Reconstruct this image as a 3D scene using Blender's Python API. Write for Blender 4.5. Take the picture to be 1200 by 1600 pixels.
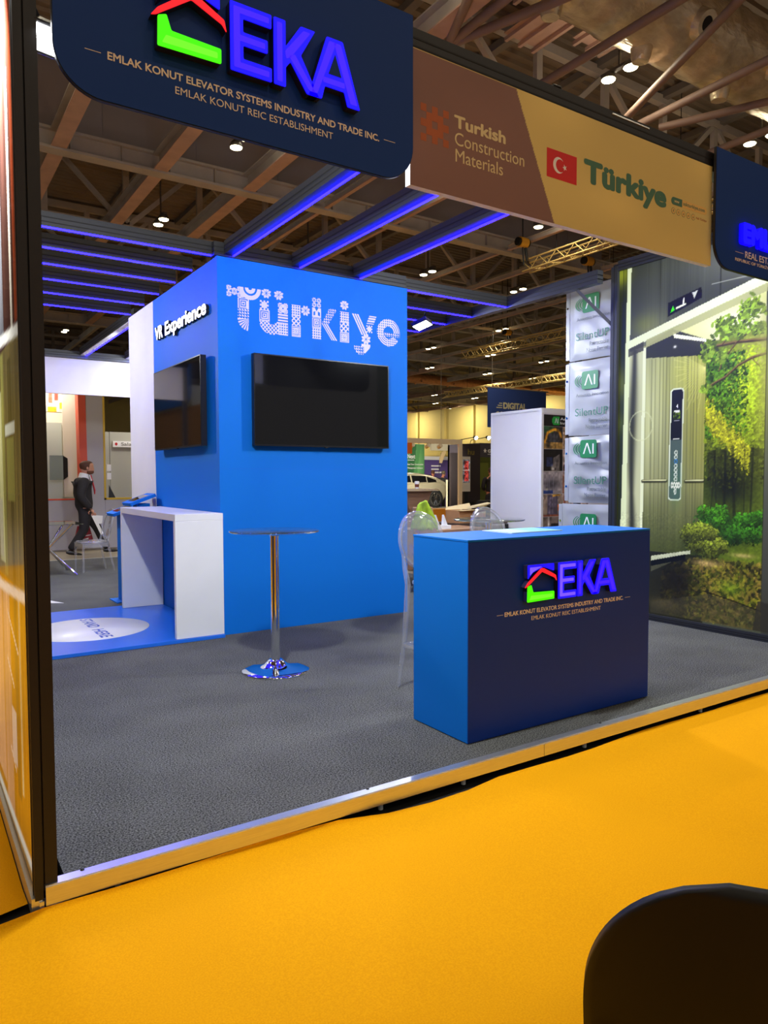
import bpy, bmesh, math, random
import numpy as np
from mathutils import Matrix, Vector, Euler

for o in list(bpy.data.objects):
    bpy.data.objects.remove(o)
SC = bpy.context.scene
COL = SC.collection
PI = math.pi
random.seed(7)
RNG = np.random.default_rng(11)

# ------------------------------------------------------------------ camera
YAW, PITCH, ROLL = math.radians(33.537), math.radians(2.771), math.radians(0.137)
CAM_POS = Vector((0, 0, 1.42))
fwd = Vector((math.sin(YAW) * math.cos(PITCH), math.cos(YAW) * math.cos(PITCH), -math.sin(PITCH)))
rt = Vector((math.cos(YAW), -math.sin(YAW), 0))
dn = fwd.cross(rt)
cr, sr = math.cos(ROLL), math.sin(ROLL)
right, down = cr * rt + sr * dn, -sr * rt + cr * dn
cam_data = bpy.data.cameras.new('camera')
cam = bpy.data.objects.new('camera', cam_data)
COL.objects.link(cam)
cam.matrix_world = Matrix(((right.x, -down.x, -fwd.x, CAM_POS.x), (right.y, -down.y, -fwd.y, CAM_POS.y),
                           (right.z, -down.z, -fwd.z, CAM_POS.z), (0, 0, 0, 1)))
cam_data.sensor_fit = 'AUTO'
cam_data.sensor_width = 36
cam_data.lens = 1132.53 / 1600 * 36
cam_data.clip_start = 0.05
cam_data.clip_end = 300
SC.camera = cam

# ------------------------------------------------------------------ world, exposure
w = bpy.data.worlds.new('hall_air')
SC.world = w
w.use_nodes = True
w.node_tree.nodes['Background'].inputs[0].default_value = (0.50, 0.47, 0.45, 1)
w.node_tree.nodes['Background'].inputs[1].default_value = 0.34
SC.view_settings.view_transform = 'Standard'
SC.view_settings.look = 'None'
SC.view_settings.gamma = 1
SC.view_settings.use_curve_mapping = False
SC.view_settings.exposure = 0.0

HALL_W = 52          # each hall lamp, watts
HALL_C = (1.0, 0.90, 0.68)
FLOOD_C = (0.90, 0.96, 1.0)
LED_E = 60.0


def aim(o, loc, target):
    d = Vector(target) - Vector(loc)
    o.location = loc
    o.rotation_euler = d.to_track_quat('-Z', 'Y').to_euler()


def area_light(name, loc, target, size, power, color, spread=PI, shape='DISK', parent=None):
    l = bpy.data.lights.new(name, 'AREA')
    l.shape = shape
    l.size = size
    l.energy = power
    l.color = color
    l.spread = spread
    o = bpy.data.objects.new(name, l)
    COL.objects.link(o)
    aim(o, loc, target)
    if parent:
        put(o, parent)
    return o


# ------------------------------------------------------------------ materials
def lin(c):
    out = []
    for v in c[:3]:
        v = v / 255
        out.append(v / 12.92 if v <= 0.04045 else ((v + 0.055) / 1.055) ** 2.4)
    return tuple(out)


MATS = {}


def mat(name, rgb, rough=0.5, metal=0.0, emit=None, strength=0.0, trans=0.0, ior=1.45, coat=0.0, spec=0.5):
    """rgb in 0-255 sRGB"""
    m = bpy.data.materials.new(name)
    m.use_nodes = True
    b = m.node_tree.nodes['Principled BSDF']
    b.inputs['Base Color'].default_value = (*lin(rgb), 1)
    b.inputs['Roughness'].default_value = rough
    b.inputs['Metallic'].default_value = metal
    b.inputs['Specular IOR Level'].default_value = spec
    if trans:
        b.inputs['Transmission Weight'].default_value = trans
        b.inputs['IOR'].default_value = ior
    if coat:
        b.inputs['Coat Weight'].default_value = coat
    if emit:
        b.inputs['Emission Color'].default_value = (*lin(emit), 1)
        b.inputs['Emission Strength'].default_value = strength
    MATS[name] = m
    return m


def vary(m, scale=30.0, lo=0.85, hi=1.1, bump=0.0, detail=4, stretch=(1, 1, 1), bump_dist=0.01):
    """procedural noise on the base colour, and a bump"""
    nt = m.node_tree
    b = nt.nodes['Principled BSDF']
    tc = nt.nodes.new('ShaderNodeTexCoord')
    mp = nt.nodes.new('ShaderNodeMapping')
    mp.inputs['Scale'].default_value = stretch
    n = nt.nodes.new('ShaderNodeTexNoise')
    n.inputs['Scale'].default_value = scale
    n.inputs['Detail'].default_value = detail
    nt.links.new(tc.outputs['Object'], mp.inputs['Vector'])
    nt.links.new(mp.outputs['Vector'], n.inputs['Vector'])
    r = nt.nodes.new('ShaderNodeValToRGB')
    c = b.inputs['Base Color'].default_value[:3]
    r.color_ramp.elements[0].position = 0.3
    r.color_ramp.elements[1].position = 0.7
    r.color_ramp.elements[0].color = (*[x * lo for x in c], 1)
    r.color_ramp.elements[1].color = (*[min(1, x * hi) for x in c], 1)
    nt.links.new(n.outputs['Fac'], r.inputs['Fac'])
    nt.links.new(r.outputs['Color'], b.inputs['Base Color'])
    if bump:
        bp = nt.nodes.new('ShaderNodeBump')
        bp.inputs['Strength'].default_value = bump
        bp.inputs['Distance'].default_value = bump_dist
        nt.links.new(n.outputs['Fac'], bp.inputs['Height'])
        nt.links.new(bp.outputs['Normal'], b.inputs['Normal'])
    return m


def print_mat(name, emission=0.0, rough=0.4, base=1.0, coat=0.0):
    """a printed surface: the artwork lives in the mesh's own colour attribute"""
    m = bpy.data.materials.new(name)
    m.use_nodes = True
    nt = m.node_tree
    b = nt.nodes['Principled BSDF']
    a = nt.nodes.new('ShaderNodeAttribute')
    a.attribute_name = 'artwork'
    b.inputs['Roughness'].default_value = rough
    b.inputs['Coat Weight'].default_value = coat
    b.inputs['Coat Roughness'].default_value = 0.06
    mx = nt.nodes.new('ShaderNodeMix')
    mx.data_type = 'RGBA'
    mx.blend_type = 'MULTIPLY'
    mx.inputs['Factor'].default_value = 1
    mx.inputs[7].default_value = (base, base, base, 1)
    nt.links.new(a.outputs['Color'], mx.inputs[6])
    nt.links.new(mx.outputs[2], b.inputs['Base Color'])
    if emission:
        nt.links.new(a.outputs['Color'], b.inputs['Emission Color'])
        b.inputs['Emission Strength'].default_value = emission
    return m


BLUE = mat('blue_laminate', (0, 106, 200), 0.62, spec=0.2)
COUNTER_SHADED = mat('shaded_blue_front', (10, 54, 150), 0.5, spec=0.25)  # counter blue darkened to stand for shade on its aisle side
PLAT_BLUE = mat('blue_vinyl', (30, 108, 222), 0.3)
SIGN_NAVY = mat('navy_sign_face', (10, 54, 132), 0.55, spec=0.25)
WHITE = vary(mat('white_laminate', (226, 226, 226), 0.35), 3, 0.97, 1.02)
WALL_WHITE = vary(mat('white_board', (222, 220, 222), 0.55), 2, 0.97, 1.02)
DARK_ALU = vary(mat('dark_grey_aluminium', (50, 52, 58), 0.45, 0.3), 40, 0.9, 1.08, stretch=(1, 1, 6))
BLACK_ALU = vary(mat('black_brown_aluminium', (34, 30, 31), 0.5, 0.2), 30, 0.9, 1.05)
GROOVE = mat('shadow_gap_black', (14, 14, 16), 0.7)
ALU = vary(mat('brushed_aluminium', (222, 222, 218), 0.3, 0.8), 60, 0.92, 1.05, stretch=(0.2, 6, 6))
CHROME = mat('chrome', (225, 228, 232), 0.06, 1.0)
BLACK_PLASTIC = mat('black_plastic', (16, 16, 17), 0.35)
BLACK_GLOSS = mat('black_screen_glass', (9, 9, 10), 0.07, coat=0.6)
GLASS = mat('clear_glass', (236, 250, 246), 0.0, trans=1.0, ior=1.45)
POLY = bpy.data.materials.new('clear_polycarbonate')
POLY.use_nodes = True
_n = POLY.node_tree
_n.nodes.remove(_n.nodes['Principled BSDF'])
_tr = _n.nodes.new('ShaderNodeBsdfTransparent')
_tr.inputs[0].default_value = (0.95, 0.955, 0.965, 1)
_gl = _n.nodes.new('ShaderNodeBsdfGlossy')
_gl.inputs['Roughness'].default_value = 0.06
_df = _n.nodes.new('ShaderNodeBsdfDiffuse')
_df.inputs[0].default_value = (0.85, 0.86, 0.9, 1)
_lw = _n.nodes.new('ShaderNodeLayerWeight')
_lw.inputs[0].default_value = 0.30
_m1 = _n.nodes.new('ShaderNodeMixShader')
_m2 = _n.nodes.new('ShaderNodeMixShader')
_m2.inputs[0].default_value = 0.11
_n.links.new(_lw.outputs['Facing'], _m1.inputs[0])
_n.links.new(_tr.outputs[0], _m1.inputs[1])
_n.links.new(_gl.outputs[0], _m1.inputs[2])
_n.links.new(_m1.outputs[0], _m2.inputs[1])
_n.links.new(_df.outputs[0], _m2.inputs[2])
_n.links.new(_m2.outputs[0], _n.nodes['Material Output'].inputs[0])
LED_BLUE = mat('blue_led', (20, 20, 60), 0.4, emit=(70, 62, 255), strength=LED_E)
LED_BLUE.node_tree.nodes['Principled BSDF'].inputs['Emission Color'].default_value = (0.0022, 0.0012, 1, 1)
LIT_BLUE = mat('lit_blue_acrylic', (4, 2, 60), 0.5)
LIT_BLUE2 = mat('lit_violet_acrylic', (12, 6, 80), 0.5)
LIT_BLUE3 = mat('lit_pale_acrylic', (100, 80, 220), 0.5)
for mm, cc, s in ((LIT_BLUE, (0.003, 0.0, 1.0), 1.3), (LIT_BLUE2, (0.04, 0.008, 1.0), 1.3), (LIT_BLUE3, (0.12, 0.06, 1.0), 1.25)):
    bb = mm.node_tree.nodes['Principled BSDF']
    bb.inputs['Emission Color'].default_value = (*cc, 1)
    bb.inputs['Emission Strength'].default_value = s
LIT_RED = mat('lit_red_acrylic', (120, 10, 20), 0.5, emit=(255, 28, 40), strength=1.1)
LIT_GREEN = mat('lit_green_acrylic', (30, 120, 5), 0.5, emit=(70, 255, 0), strength=1.05)
LIT_GREEN2 = mat('lit_green_core', (60, 140, 15), 0.5, emit=(110, 255, 40), strength=1.1)
LIT_WHITE = mat('lit_white_acrylic', (240, 240, 240), 0.5, emit=(255, 255, 250), strength=2.2)
GOLD_TEXT = mat('beige_lettering', (238, 222, 202), 0.5)
TEXT_WHITE = mat('white_lettering', (240, 240, 240), 0.5)
PATTERN_WHITE = mat('pale_vinyl_pattern', (204, 200, 236), 0.5)
LAMP_GLOW = mat('hall_lamp_lens', (255, 245, 220), 0.4, emit=(255, 240, 190), strength=14)
FLOOD_GLOW = mat('flood_lens', (255, 255, 255), 0.4, emit=(250, 252, 255), strength=30)
LAMP_BODY = mat('lamp_housing_grey', (95, 90, 82), 0.5, 0.3)
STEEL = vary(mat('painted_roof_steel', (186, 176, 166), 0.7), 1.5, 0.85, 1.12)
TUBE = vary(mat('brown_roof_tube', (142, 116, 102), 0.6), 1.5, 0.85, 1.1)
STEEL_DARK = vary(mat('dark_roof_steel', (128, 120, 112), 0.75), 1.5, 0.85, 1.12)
PRIMER = vary(mat('red_oxide_flange', (200, 164, 146), 0.65), 2.0, 0.85, 1.1)
CURTAIN = vary(mat('dark_smoke_curtain', (150, 138, 136), 0.85), 0.6, 0.94, 1.05)
DECK = vary(mat('corrugated_roof_deck', (132, 116, 98), 0.6, 0.1), 0.8, 0.8, 1.15)
FOIL = vary(mat('crumpled_foil_lagging', (255, 238, 200), 0.26, 0.5), 5, 0.75, 1.0, bump=0.6, bump_dist=0.05, stretch=(0.8, 1.6, 1.6), detail=6)
CREAM = vary(mat('cream_hall_cladding', (206, 190, 132), 0.7), 0.5, 0.95, 1.04)
CONCRETE = vary(mat('beige_hall_floor', (150, 140, 122), 0.6), 1.2, 0.92, 1.06)
GREY_PANEL = vary(mat('grey_stand_panel', (172, 168, 172), 0.6), 1, 0.97, 1.03)
BEIGE_PANEL = vary(mat('beige_stand_panel', (206, 194, 174), 0.6), 1, 0.97, 1.03)
GREYGREEN = mat('grey_partition', (172, 172, 160), 0.6)
ORANGE_RED = mat('orange_red_trim', (206, 74, 42), 0.5)
YELLOW_TRIM = mat('yellow_trim', (206, 170, 44), 0.5)


def carpet(name, a, b, scale, bump, wave=0.0):
    m = bpy.data.materials.new(name)
    m.use_nodes = True
    nt = m.node_tree
    bs = nt.nodes['Principled BSDF']
    bs.inputs['Roughness'].default_value = 0.95
    bs.inputs['Specular IOR Level'].default_value = 0.08
    tc = nt.nodes.new('ShaderNodeTexCoord')
    n1 = nt.nodes.new('ShaderNodeTexNoise')
    n1.inputs['Scale'].default_value = scale
    n1.inputs['Detail'].default_value = 3
    n2 = nt.nodes.new('ShaderNodeTexNoise')
    n2.inputs['Scale'].default_value = 2.2
    n2.inputs['Detail'].default_value = 2
    mx = nt.nodes.new('ShaderNodeMath')
    mx.operation = 'MULTIPLY_ADD'
    mx.inputs[1].default_value = 0.12
    nt.links.new(tc.outputs['Object'], n1.inputs['Vector'])
    nt.links.new(tc.outputs['Object'], n2.inputs['Vector'])
    nt.links.new(n2.outputs['Fac'], mx.inputs[0])
    nt.links.new(n1.outputs['Fac'], mx.inputs[2])
    r = nt.nodes.new('ShaderNodeValToRGB')
    r.color_ramp.elements[0].position = 0.40
    r.color_ramp.elements[1].position = 0.72
    r.color_ramp.elements[0].color = (*lin(a), 1)
    r.color_ramp.elements[1].color = (*lin(b), 1)
    nt.links.new(mx.outputs[0], r.inputs['Fac'])
    nt.links.new(r.outputs['Color'], bs.inputs['Base Color'])
    bp = nt.nodes.new('ShaderNodeBump')
    bp.inputs['Strength'].default_value = bump
    bp.inputs['Distance'].default_value = 0.004
    nt.links.new(n1.outputs['Fac'], bp.inputs['Height'])
    nt.links.new(bp.outputs['Normal'], bs.inputs['Normal'])
    return m


GREY_CARPET = carpet('grey_needle_carpet', (36, 36, 36), (120, 120, 117), 130, 0.6)
GOLD_CARPET = carpet('yellow_aisle_carpet', (236, 160, 6), (246, 172, 10), 180, 0.25)


# ------------------------------------------------------------------ mesh collecting
class MB:
    def __init__(s):
        s.v, s.f, s.m, s.mi, s.sm = [], [], [], 0, []

    def use(s, i):
        s.mi = i
        return s

    def add(s, vs, fs, smooth=False):
        o = len(s.v)
        s.v += [tuple(v) for v in vs]
        for f in fs:
            s.f.append(tuple(i + o for i in f))
            s.m.append(s.mi)
            s.sm.append(smooth)
        return s

    def box(s, x0, x1, y0, y1, z0, z1):
        vs = [(x, y, z) for z in (z0, z1) for y in (y0, y1) for x in (x0, x1)]
        return s.add(vs, [(0, 2, 3, 1), (4, 5, 7, 6), (0, 1, 5, 4), (2, 6, 7, 3), (0, 4, 6, 2), (1, 3, 7, 5)])

    def prism(s, pts, org, u, v, n, depth):
        """2-D outline pts (counter-clockwise seen from n) pulled by depth along n"""
        org, u, v, n = map(Vector, (org, u, v, n))
        k = len(pts)
        base = [org + u * p[0] + v * p[1] for p in pts]
        top = [b + n * depth for b in base]
        fs = [tuple(range(k, 2 * k)), tuple(reversed(range(k)))]
        fs += [(i, (i + 1) % k, k + (i + 1) % k, k + i) for i in range(k)]
        return s.add(base + top, fs)

    def face(s, pts):
        return s.add(pts, [tuple(range(len(pts)))])

    def tube(s, path, r, n=10, cap=True, smooth=True, r2=None, closed=False):
        path = [Vector(p) for p in path]
        k = len(path)
        rings = []
        up = None
        for i, p in enumerate(path):
            if closed:
                d = path[(i + 1) % k] - path[i - 1]
            else:
                d = path[min(i + 1, k - 1)] - path[max(i - 1, 0)]
            d.normalize()
            if up is None:
                up = Vector((0, 0, 1)) if abs(d.z) < 0.9 else Vector((1, 0, 0))
            a = d.cross(up).normalized()
            b = a.cross(d).normalized()
            up = b
            rr = r[i] if isinstance(r, (list, tuple)) else r
            q = (r2[i] if isinstance(r2, (list, tuple)) else r2) if r2 is not None else rr
            rings.append([p + a * math.cos(t * 2 * PI / n) * rr + b * math.sin(t * 2 * PI / n) * q for t in range(n)])
        return s.loft(rings, cap=cap and not closed, smooth=smooth, closed=closed)

    def loft(s, rings, cap=True, smooth=True, closed=False):
        n = len(rings[0])
        vs = [v for r in rings for v in r]
        fs = []
        kk = len(rings)
        for i in range(kk if closed else kk - 1):
            i2 = (i + 1) % kk
            for j in range(n):
                j2 = (j + 1) % n
                fs.append((i * n + j, i * n + j2, i2 * n + j2, i2 * n + j))
        s.add(vs, fs, smooth)
        if cap:
            s.add(rings[0], [tuple(reversed(range(n)))])
            s.add(rings[-1], [tuple(range(n))])
        return s

    def lathe(s, prof, c=(0, 0, 0), n=32, smooth=True, cap=True):
        rings = [[(c[0] + r * math.cos(2 * PI * t / n), c[1] + r * math.sin(2 * PI * t / n), c[2] + z) for t in range(n)] for r, z in prof]
        return s.loft(rings, cap=cap, smooth=smooth)

    def ball(s, c, r, n=12, m=8):
        rx, ry, rz = r if isinstance(r, (tuple, list)) else (r, r, r)
        rings = []
        for i in range(m + 1):
            t = -PI / 2 + PI * min(max(i / m, 0.02), 0.98)
            rings.append([(c[0] + rx * math.cos(t) * math.cos(2 * PI * j / n), c[1] + ry * math.cos(t) * math.sin(2 * PI * j / n), c[2] + rz * math.sin(t)) for j in range(n)])
        return s.loft(rings)

    def bar(s, a, b, wd, ht=None):
        """square bar between two points"""
        a, b = Vector(a), Vector(b)
        ht = ht or wd
        d = (b - a).normalized()
        up = Vector((0, 0, 1)) if abs(d.z) < 0.95 else Vector((0, 1, 0))
        x = d.cross(up).normalized()
        y = x.cross(d).normalized()
        vs = [p + x * sx * wd / 2 + y * sy * ht / 2 for p in (a, b) for sx, sy in ((-1, -1), (1, -1), (1, 1), (-1, 1))]
        return s.add(vs, [(3, 2, 1, 0), (4, 5, 6, 7), (0, 1, 5, 4), (1, 2, 6, 5), (2, 3, 7, 6), (3, 0, 4, 7)])


def put(o, parent):
    o.parent = parent
    if parent is not None and parent.type == 'EMPTY':
        mw = Matrix.Translation(parent.location) @ parent.rotation_euler.to_matrix().to_4x4()
        o.matrix_parent_inverse = mw.inverted()


def obj(name, mb, mats, parent=None, bevel=0.0, label=None, fix=True, seg=2):
    me = bpy.data.meshes.new(name)
    if isinstance(mb, MB):
        me.from_pydata(mb.v, [], mb.f)
        me.polygons.foreach_set('material_index', mb.m)
        me.polygons.foreach_set('use_smooth', mb.sm)
        me.update()
        if fix:
            bm = bmesh.new()
            bm.from_mesh(me)
            bmesh.ops.recalc_face_normals(bm, faces=bm.faces)
            bm.to_mesh(me)
            bm.free()
    else:
        me = mb
    for m in (mats if isinstance(mats, (list, tuple)) else [mats]):
        me.materials.append(m)
    o = bpy.data.objects.new(name, me)
    COL.objects.link(o)
    if parent is not None:
        put(o, parent)
    if bevel:
        b = o.modifiers.new('bevel', 'BEVEL')
        b.width = bevel
        b.segments = seg
        b.limit_method = 'ANGLE'
    if label:
        o['label'] = label
    return o


def tag(o, label, cat, group=None):
    o['label'] = label
    o['category'] = cat
    if group:
        o['group'] = group
    return o


def thing(name, label, cat, loc=(0, 0, 0), rz=0, group=None):
    o = bpy.data.objects.new(name, None)
    COL.objects.link(o)
    o.empty_display_size = 0.1
    o.location = loc
    o.rotation_euler = (0, 0, rz)
    return tag(o, label, cat, group)


def struct(name, mb, mats, bevel=0.0):
    o = obj(name, mb, mats, None, bevel)
    o['kind'] = 'structure'
    return o


def dup(root, loc, rz, label=None, group=None):
    r = root.copy()
    COL.objects.link(r)
    r.location = loc
    r.rotation_euler = (0, 0, rz)
    if label:
        r['label'] = label
    if group:
        r['group'] = group
    for ch in list(root.children):
        if ch.type == 'LIGHT':
            continue
        c = ch.copy()
        COL.objects.link(c)
        c.parent = r
        for g in ch.children:
            d = g.copy()
            COL.objects.link(d)
            d.parent = c
    return r


FRONT = (Vector((1, 0, 0)), Vector((0, 0, 1)), Vector((0, -1, 0)))     # faces -y, reads towards +x
LEFT = (Vector((0, -1, 0)), Vector((0, 0, 1)), Vector((-1, 0, 0)))     # faces -x, reads towards -y
UPX = (Vector((0, -1, 0)), Vector((1, 0, 0)), Vector((0, 0, 1)))       # lies on a floor, reads towards -y


def text_mesh(body, bold=0.0, depth=0.0, spacing=1.0):
    c = bpy.data.curves.new('lettering', 'FONT')
    c.body = body
    c.size = 1
    c.offset = bold
    c.extrude = depth
    c.space_character = spacing
    c.resolution_u = 5
    o = bpy.data.objects.new('lettering', c)
    COL.objects.link(o)
    bpy.context.view_layer.update()
    dg = bpy.context.evaluated_depsgraph_get()
    me = bpy.data.meshes.new_from_object(o.evaluated_get(dg))
    bpy.data.objects.remove(o)
    bpy.data.curves.remove(c)
    return me


def text(name, body, org, frame, u0, u1, base, cap, m, parent=None, bold=0.0, depth=0.0015, spacing=1.0, label=None, shear=0.0):
    """writing stretched between u0 and u1 along the frame's u axis; cap = capital height; org = a point of the plane"""
    me = text_mesh(body, 0.0, 0.0, spacing)
    n = len(me.vertices)
    co = np.empty(n * 3)
    me.vertices.foreach_get('co', co)
    co = co.reshape(-1, 3)
    x0, x1 = co[:, 0].min(), co[:, 0].max()
    su = (u1 - u0) / (x1 - x0)
    bold = max(0.0, bold)
    sv = cap / (0.682 + bold * 2)
    shifts = [(0, 0)] + ([(bold * math.cos(k * PI / 4), bold * math.sin(k * PI / 4)) for k in range(8)] if bold else [])
    x0 -= bold
    x1 += bold
    su = (u1 - u0) / (x1 - x0)
    U, V, N = frame
    org = Vector(org)
    fs = [tuple(p.vertices) for p in me.polygons]
    bm = bmesh.new()
    for k_, (dx, dy) in enumerate(shifts):
        vs = []
        for x, y, z in co:
            yy = (y + dy + bold) * sv
            vs.append(bm.verts.new(org + U * (u0 + (x + dx - x0) * su + yy * shear) + V * (base + yy) + N * (k_ * 0.00002)))
        for f in fs:
            try:
                bm.faces.new([vs[i] for i in f])
            except ValueError:
                pass
    bmesh.ops.recalc_face_normals(bm, faces=bm.faces)
    for f in bm.faces:
        if f.normal.dot(N) < 0:
            f.normal_flip()
    if depth:
        bm.faces.ensure_lookup_table()
        ret = bmesh.ops.extrude_face_region(bm, geom=list(bm.faces))
        nv = [e for e in ret['geom'] if isinstance(e, bmesh.types.BMVert)]
        bmesh.ops.translate(bm, verts=nv, vec=N * depth)
        bmesh.ops.recalc_face_normals(bm, faces=bm.faces)
    out = bpy.data.meshes.new(name)
    bm.to_mesh(out)
    bm.free()
    bpy.data.meshes.remove(me)
    return obj(name, out, m, parent, label=label)


def round_rect(u0, u1, v0, v1, r, n=10, corners=(1, 1, 1, 1)):
    """corners: bl, br, tr, tl"""
    pts = []
    for k, (cu, cv, a0) in enumerate(((u0 + r, v0 + r, PI), (u1 - r, v0 + r, 1.5 * PI), (u1 - r, v1 - r, 0), (u0 + r, v1 - r, 0.5 * PI))):
        if corners[k]:
            pts += [(cu + r * math.cos(a0 + i * PI / 2 / n), cv + r * math.sin(a0 + i * PI / 2 / n)) for i in range(n + 1)]
        else:
            pts.append(((u0, v0), (u1, v0), (u1, v1), (u0, v1))[k])
    return pts


def soften(pts, r, n=4):
    """round the corners of a polygon"""
    out = []
    k = len(pts)
    for i in range(k):
        p, a, b = Vector(pts[i]), Vector(pts[i - 1]), Vector(pts[(i + 1) % k])
        da, db = (a - p), (b - p)
        ra = min(r, da.length * 0.45)
        rb = min(r, db.length * 0.45)
        p0, p1 = p + da.normalized() * ra, p + db.normalized() * rb
        for t in range(n + 1):
            t /= n
            q = p0 * (1 - t) ** 2 + p * 2 * t * (1 - t) + p1 * t * t
            out.append((q.x, q.y))
    return out


# ------------------------------------------------------------------ printed artwork on a fine grid
class Art:
    """a picture in metres: u to the right, v upwards; sRGB 0-255"""

    def __init__(s, w, h, cell, base=(128, 128, 128)):
        s.w, s.h = w, h
        s.nx, s.ny = int(w / cell) + 1, int(h / cell) + 1
        s.a = np.zeros((s.ny, s.nx, 3)) + np.array(base, float)
        s.U, s.V = np.meshgrid(np.linspace(0, w, s.nx), np.linspace(0, h, s.ny))

    def blend(s, mask, c):
        mask = np.clip(mask, 0, 1)[..., None]
        s.a = s.a * (1 - mask) + np.array(c, float) * mask
        return s

    def rect(s, u0, u1, v0, v1, c, al=1.0):
        return s.blend(((s.U >= u0) & (s.U <= u1) & (s.V >= v0) & (s.V <= v1)) * al, c)

    def poly(s, pts, c, al=1.0):
        m = np.zeros(s.U.shape, bool)
        k = len(pts)
        for i in range(k):
            (x0, y0), (x1, y1) = pts[i], pts[(i + 1) % k]
            if y0 == y1:
                continue
            t = (s.V - y0) / (y1 - y0)
            m ^= ((y0 > s.V) != (y1 > s.V)) & (s.U < x0 + t * (x1 - x0))
        return s.blend(m * al, c)

    def glow(s, cu, cv, ru, rv, c, al=1.0, p=1.0):
        d = ((s.U - cu) / ru) ** 2 + ((s.V - cv) / rv) ** 2
        return s.blend(np.exp(-d * p) * al, c)

    def line(s, pts, wd, c, al=1.0):
        best = np.full(s.U.shape, 9e9)
        for (x0, y0), (x1, y1) in zip(pts, pts[1:]):
            dx, dy = x1 - x0, y1 - y0
            t = np.clip(((s.U - x0) * dx + (s.V - y0) * dy) / (dx * dx + dy * dy + 1e-12), 0, 1)
            best = np.minimum(best, np.hypot(s.U - x0 - t * dx, s.V - y0 - t * dy))
        return s.blend(np.clip((wd - best) / (wd * 0.5) , 0, 1) * al, c)

    def ring(s, cu, cv, ru, rv, wd, c, al=1.0):
        d = np.abs(np.hypot((s.U - cu) / ru, (s.V - cv) / rv) - 1) * min(ru, rv)
        return s.blend((d < wd) * al, c)

    def noise(s, amt, cell_u, cell_v=None, mask=None):
        cell_v = cell_v or cell_u
        gx, gy = max(2, int(s.w / cell_u) + 2), max(2, int(s.h / cell_v) + 2)
        g = RNG.normal(size=(gy, gx))
        iu = np.clip(s.U / s.w * (gx - 1.001), 0, gx - 1.001)
        iv = np.clip(s.V / s.h * (gy - 1.001), 0, gy - 1.001)
        a, b = iu.astype(int), iv.astype(int)
        fu, fv = iu - a, iv - b
        fu, fv = fu * fu * (3 - 2 * fu), fv * fv * (3 - 2 * fv)
        v = (g[b, a] * (1 - fu) + g[b, a + 1] * fu) * (1 - fv) + (g[b + 1, a] * (1 - fu) + g[b + 1, a + 1] * fu) * fv
        k = 1 + amt * v
        if mask is not None:
            k = 1 + (k - 1) * mask
        s.a = np.clip(s.a * k[..., None], 0, 255)
        return s

    def leaves(s, n, place, size, colour, al=0.9):
        """n small leaf strokes; place() -> (u, v), colour(u, v) -> rgb"""
        du, dv = s.w / (s.nx - 1), s.h / (s.ny - 1)
        for _ in range(n):
            u, v = place()
            r = size * random.uniform(0.5, 1.3)
            th = random.uniform(0, PI)
            i0, i1 = max(0, int((u - r) / du)), min(s.nx, int((u + r) / du) + 2)
            j0, j1 = max(0, int((v - r) / dv)), min(s.ny, int((v + r) / dv) + 2)
            if i1 <= i0 or j1 <= j0:
                continue
            x, y = s.U[j0:j1, i0:i1] - u, s.V[j0:j1, i0:i1] - v
            p, q = x * math.cos(th) + y * math.sin(th), -x * math.sin(th) + y * math.cos(th)
            m = (((p / r) ** 2 + (q / (r * 0.5)) ** 2) < 1)[..., None] * al
            s.a[j0:j1, i0:i1] = s.a[j0:j1, i0:i1] * (1 - m) + np.array(colour(u, v)) * m
        return s

    def build(s, name, org, frame, m, parent=None, label=None):
        U, V, N = frame
        o = np.array(org)
        co = o + s.U[..., None] * np.array(U) + s.V[..., None] * np.array(V)
        idx = np.arange(s.nx * s.ny).reshape(s.ny, s.nx)
        q = np.stack([idx[:-1, :-1], idx[:-1, 1:], idx[1:, 1:], idx[1:, :-1]], -1).reshape(-1, 4)
        me = bpy.data.meshes.new(name)
        me.vertices.add(s.nx * s.ny)
        me.vertices.foreach_set('co', co.ravel())
        me.loops.add(q.size)
        me.loops.foreach_set('vertex_index', q.ravel())
        me.polygons.add(len(q))
        me.polygons.foreach_set('loop_start', np.arange(0, q.size, 4))
        me.update(calc_edges=True)
        c = np.clip(s.a / 255, 0, 1)
        c = np.where(c <= 0.04045, c / 12.92, ((c + 0.055) / 1.055) ** 2.4)
        at = me.color_attributes.new('artwork', 'FLOAT_COLOR', 'POINT')
        at.data.foreach_set('color', np.concatenate([c, np.ones((s.ny, s.nx, 1))], -1).ravel().astype(np.float32))
        if len(me.polygons) and Vector(me.polygons[0].normal).dot(N) < 0:
            me.flip_normals()
        return obj(name, me, m, parent, label=label)


def skin_mesh(verts, edges, radii, sub=2):
    """one smooth skinned surface round a skeleton, as plain mesh data"""
    me = bpy.data.meshes.new('skin_source')
    me.from_pydata(verts, edges, [])
    o = bpy.data.objects.new('skin_source', me)
    COL.objects.link(o)
    o.modifiers.new('skin', 'SKIN')
    if not me.skin_vertices:
        me.skin_vertices.new()
    for i, r in enumerate(radii):
        me.skin_vertices[0].data[i].radius = r if isinstance(r, (tuple, list)) else (r, r)
        me.skin_vertices[0].data[i].use_root = (i == 0)
    ss = o.modifiers.new('sub', 'SUBSURF')
    ss.levels = ss.render_levels = sub
    bpy.context.view_layer.update()
    out = bpy.data.meshes.new_from_object(o.evaluated_get(bpy.context.evaluated_depsgraph_get()))
    vs = [tuple(v.co) for v in out.vertices]
    fs = [tuple(p.vertices) for p in out.polygons]
    bpy.data.objects.remove(o)
    bpy.data.meshes.remove(out)
    return vs, fs

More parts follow.
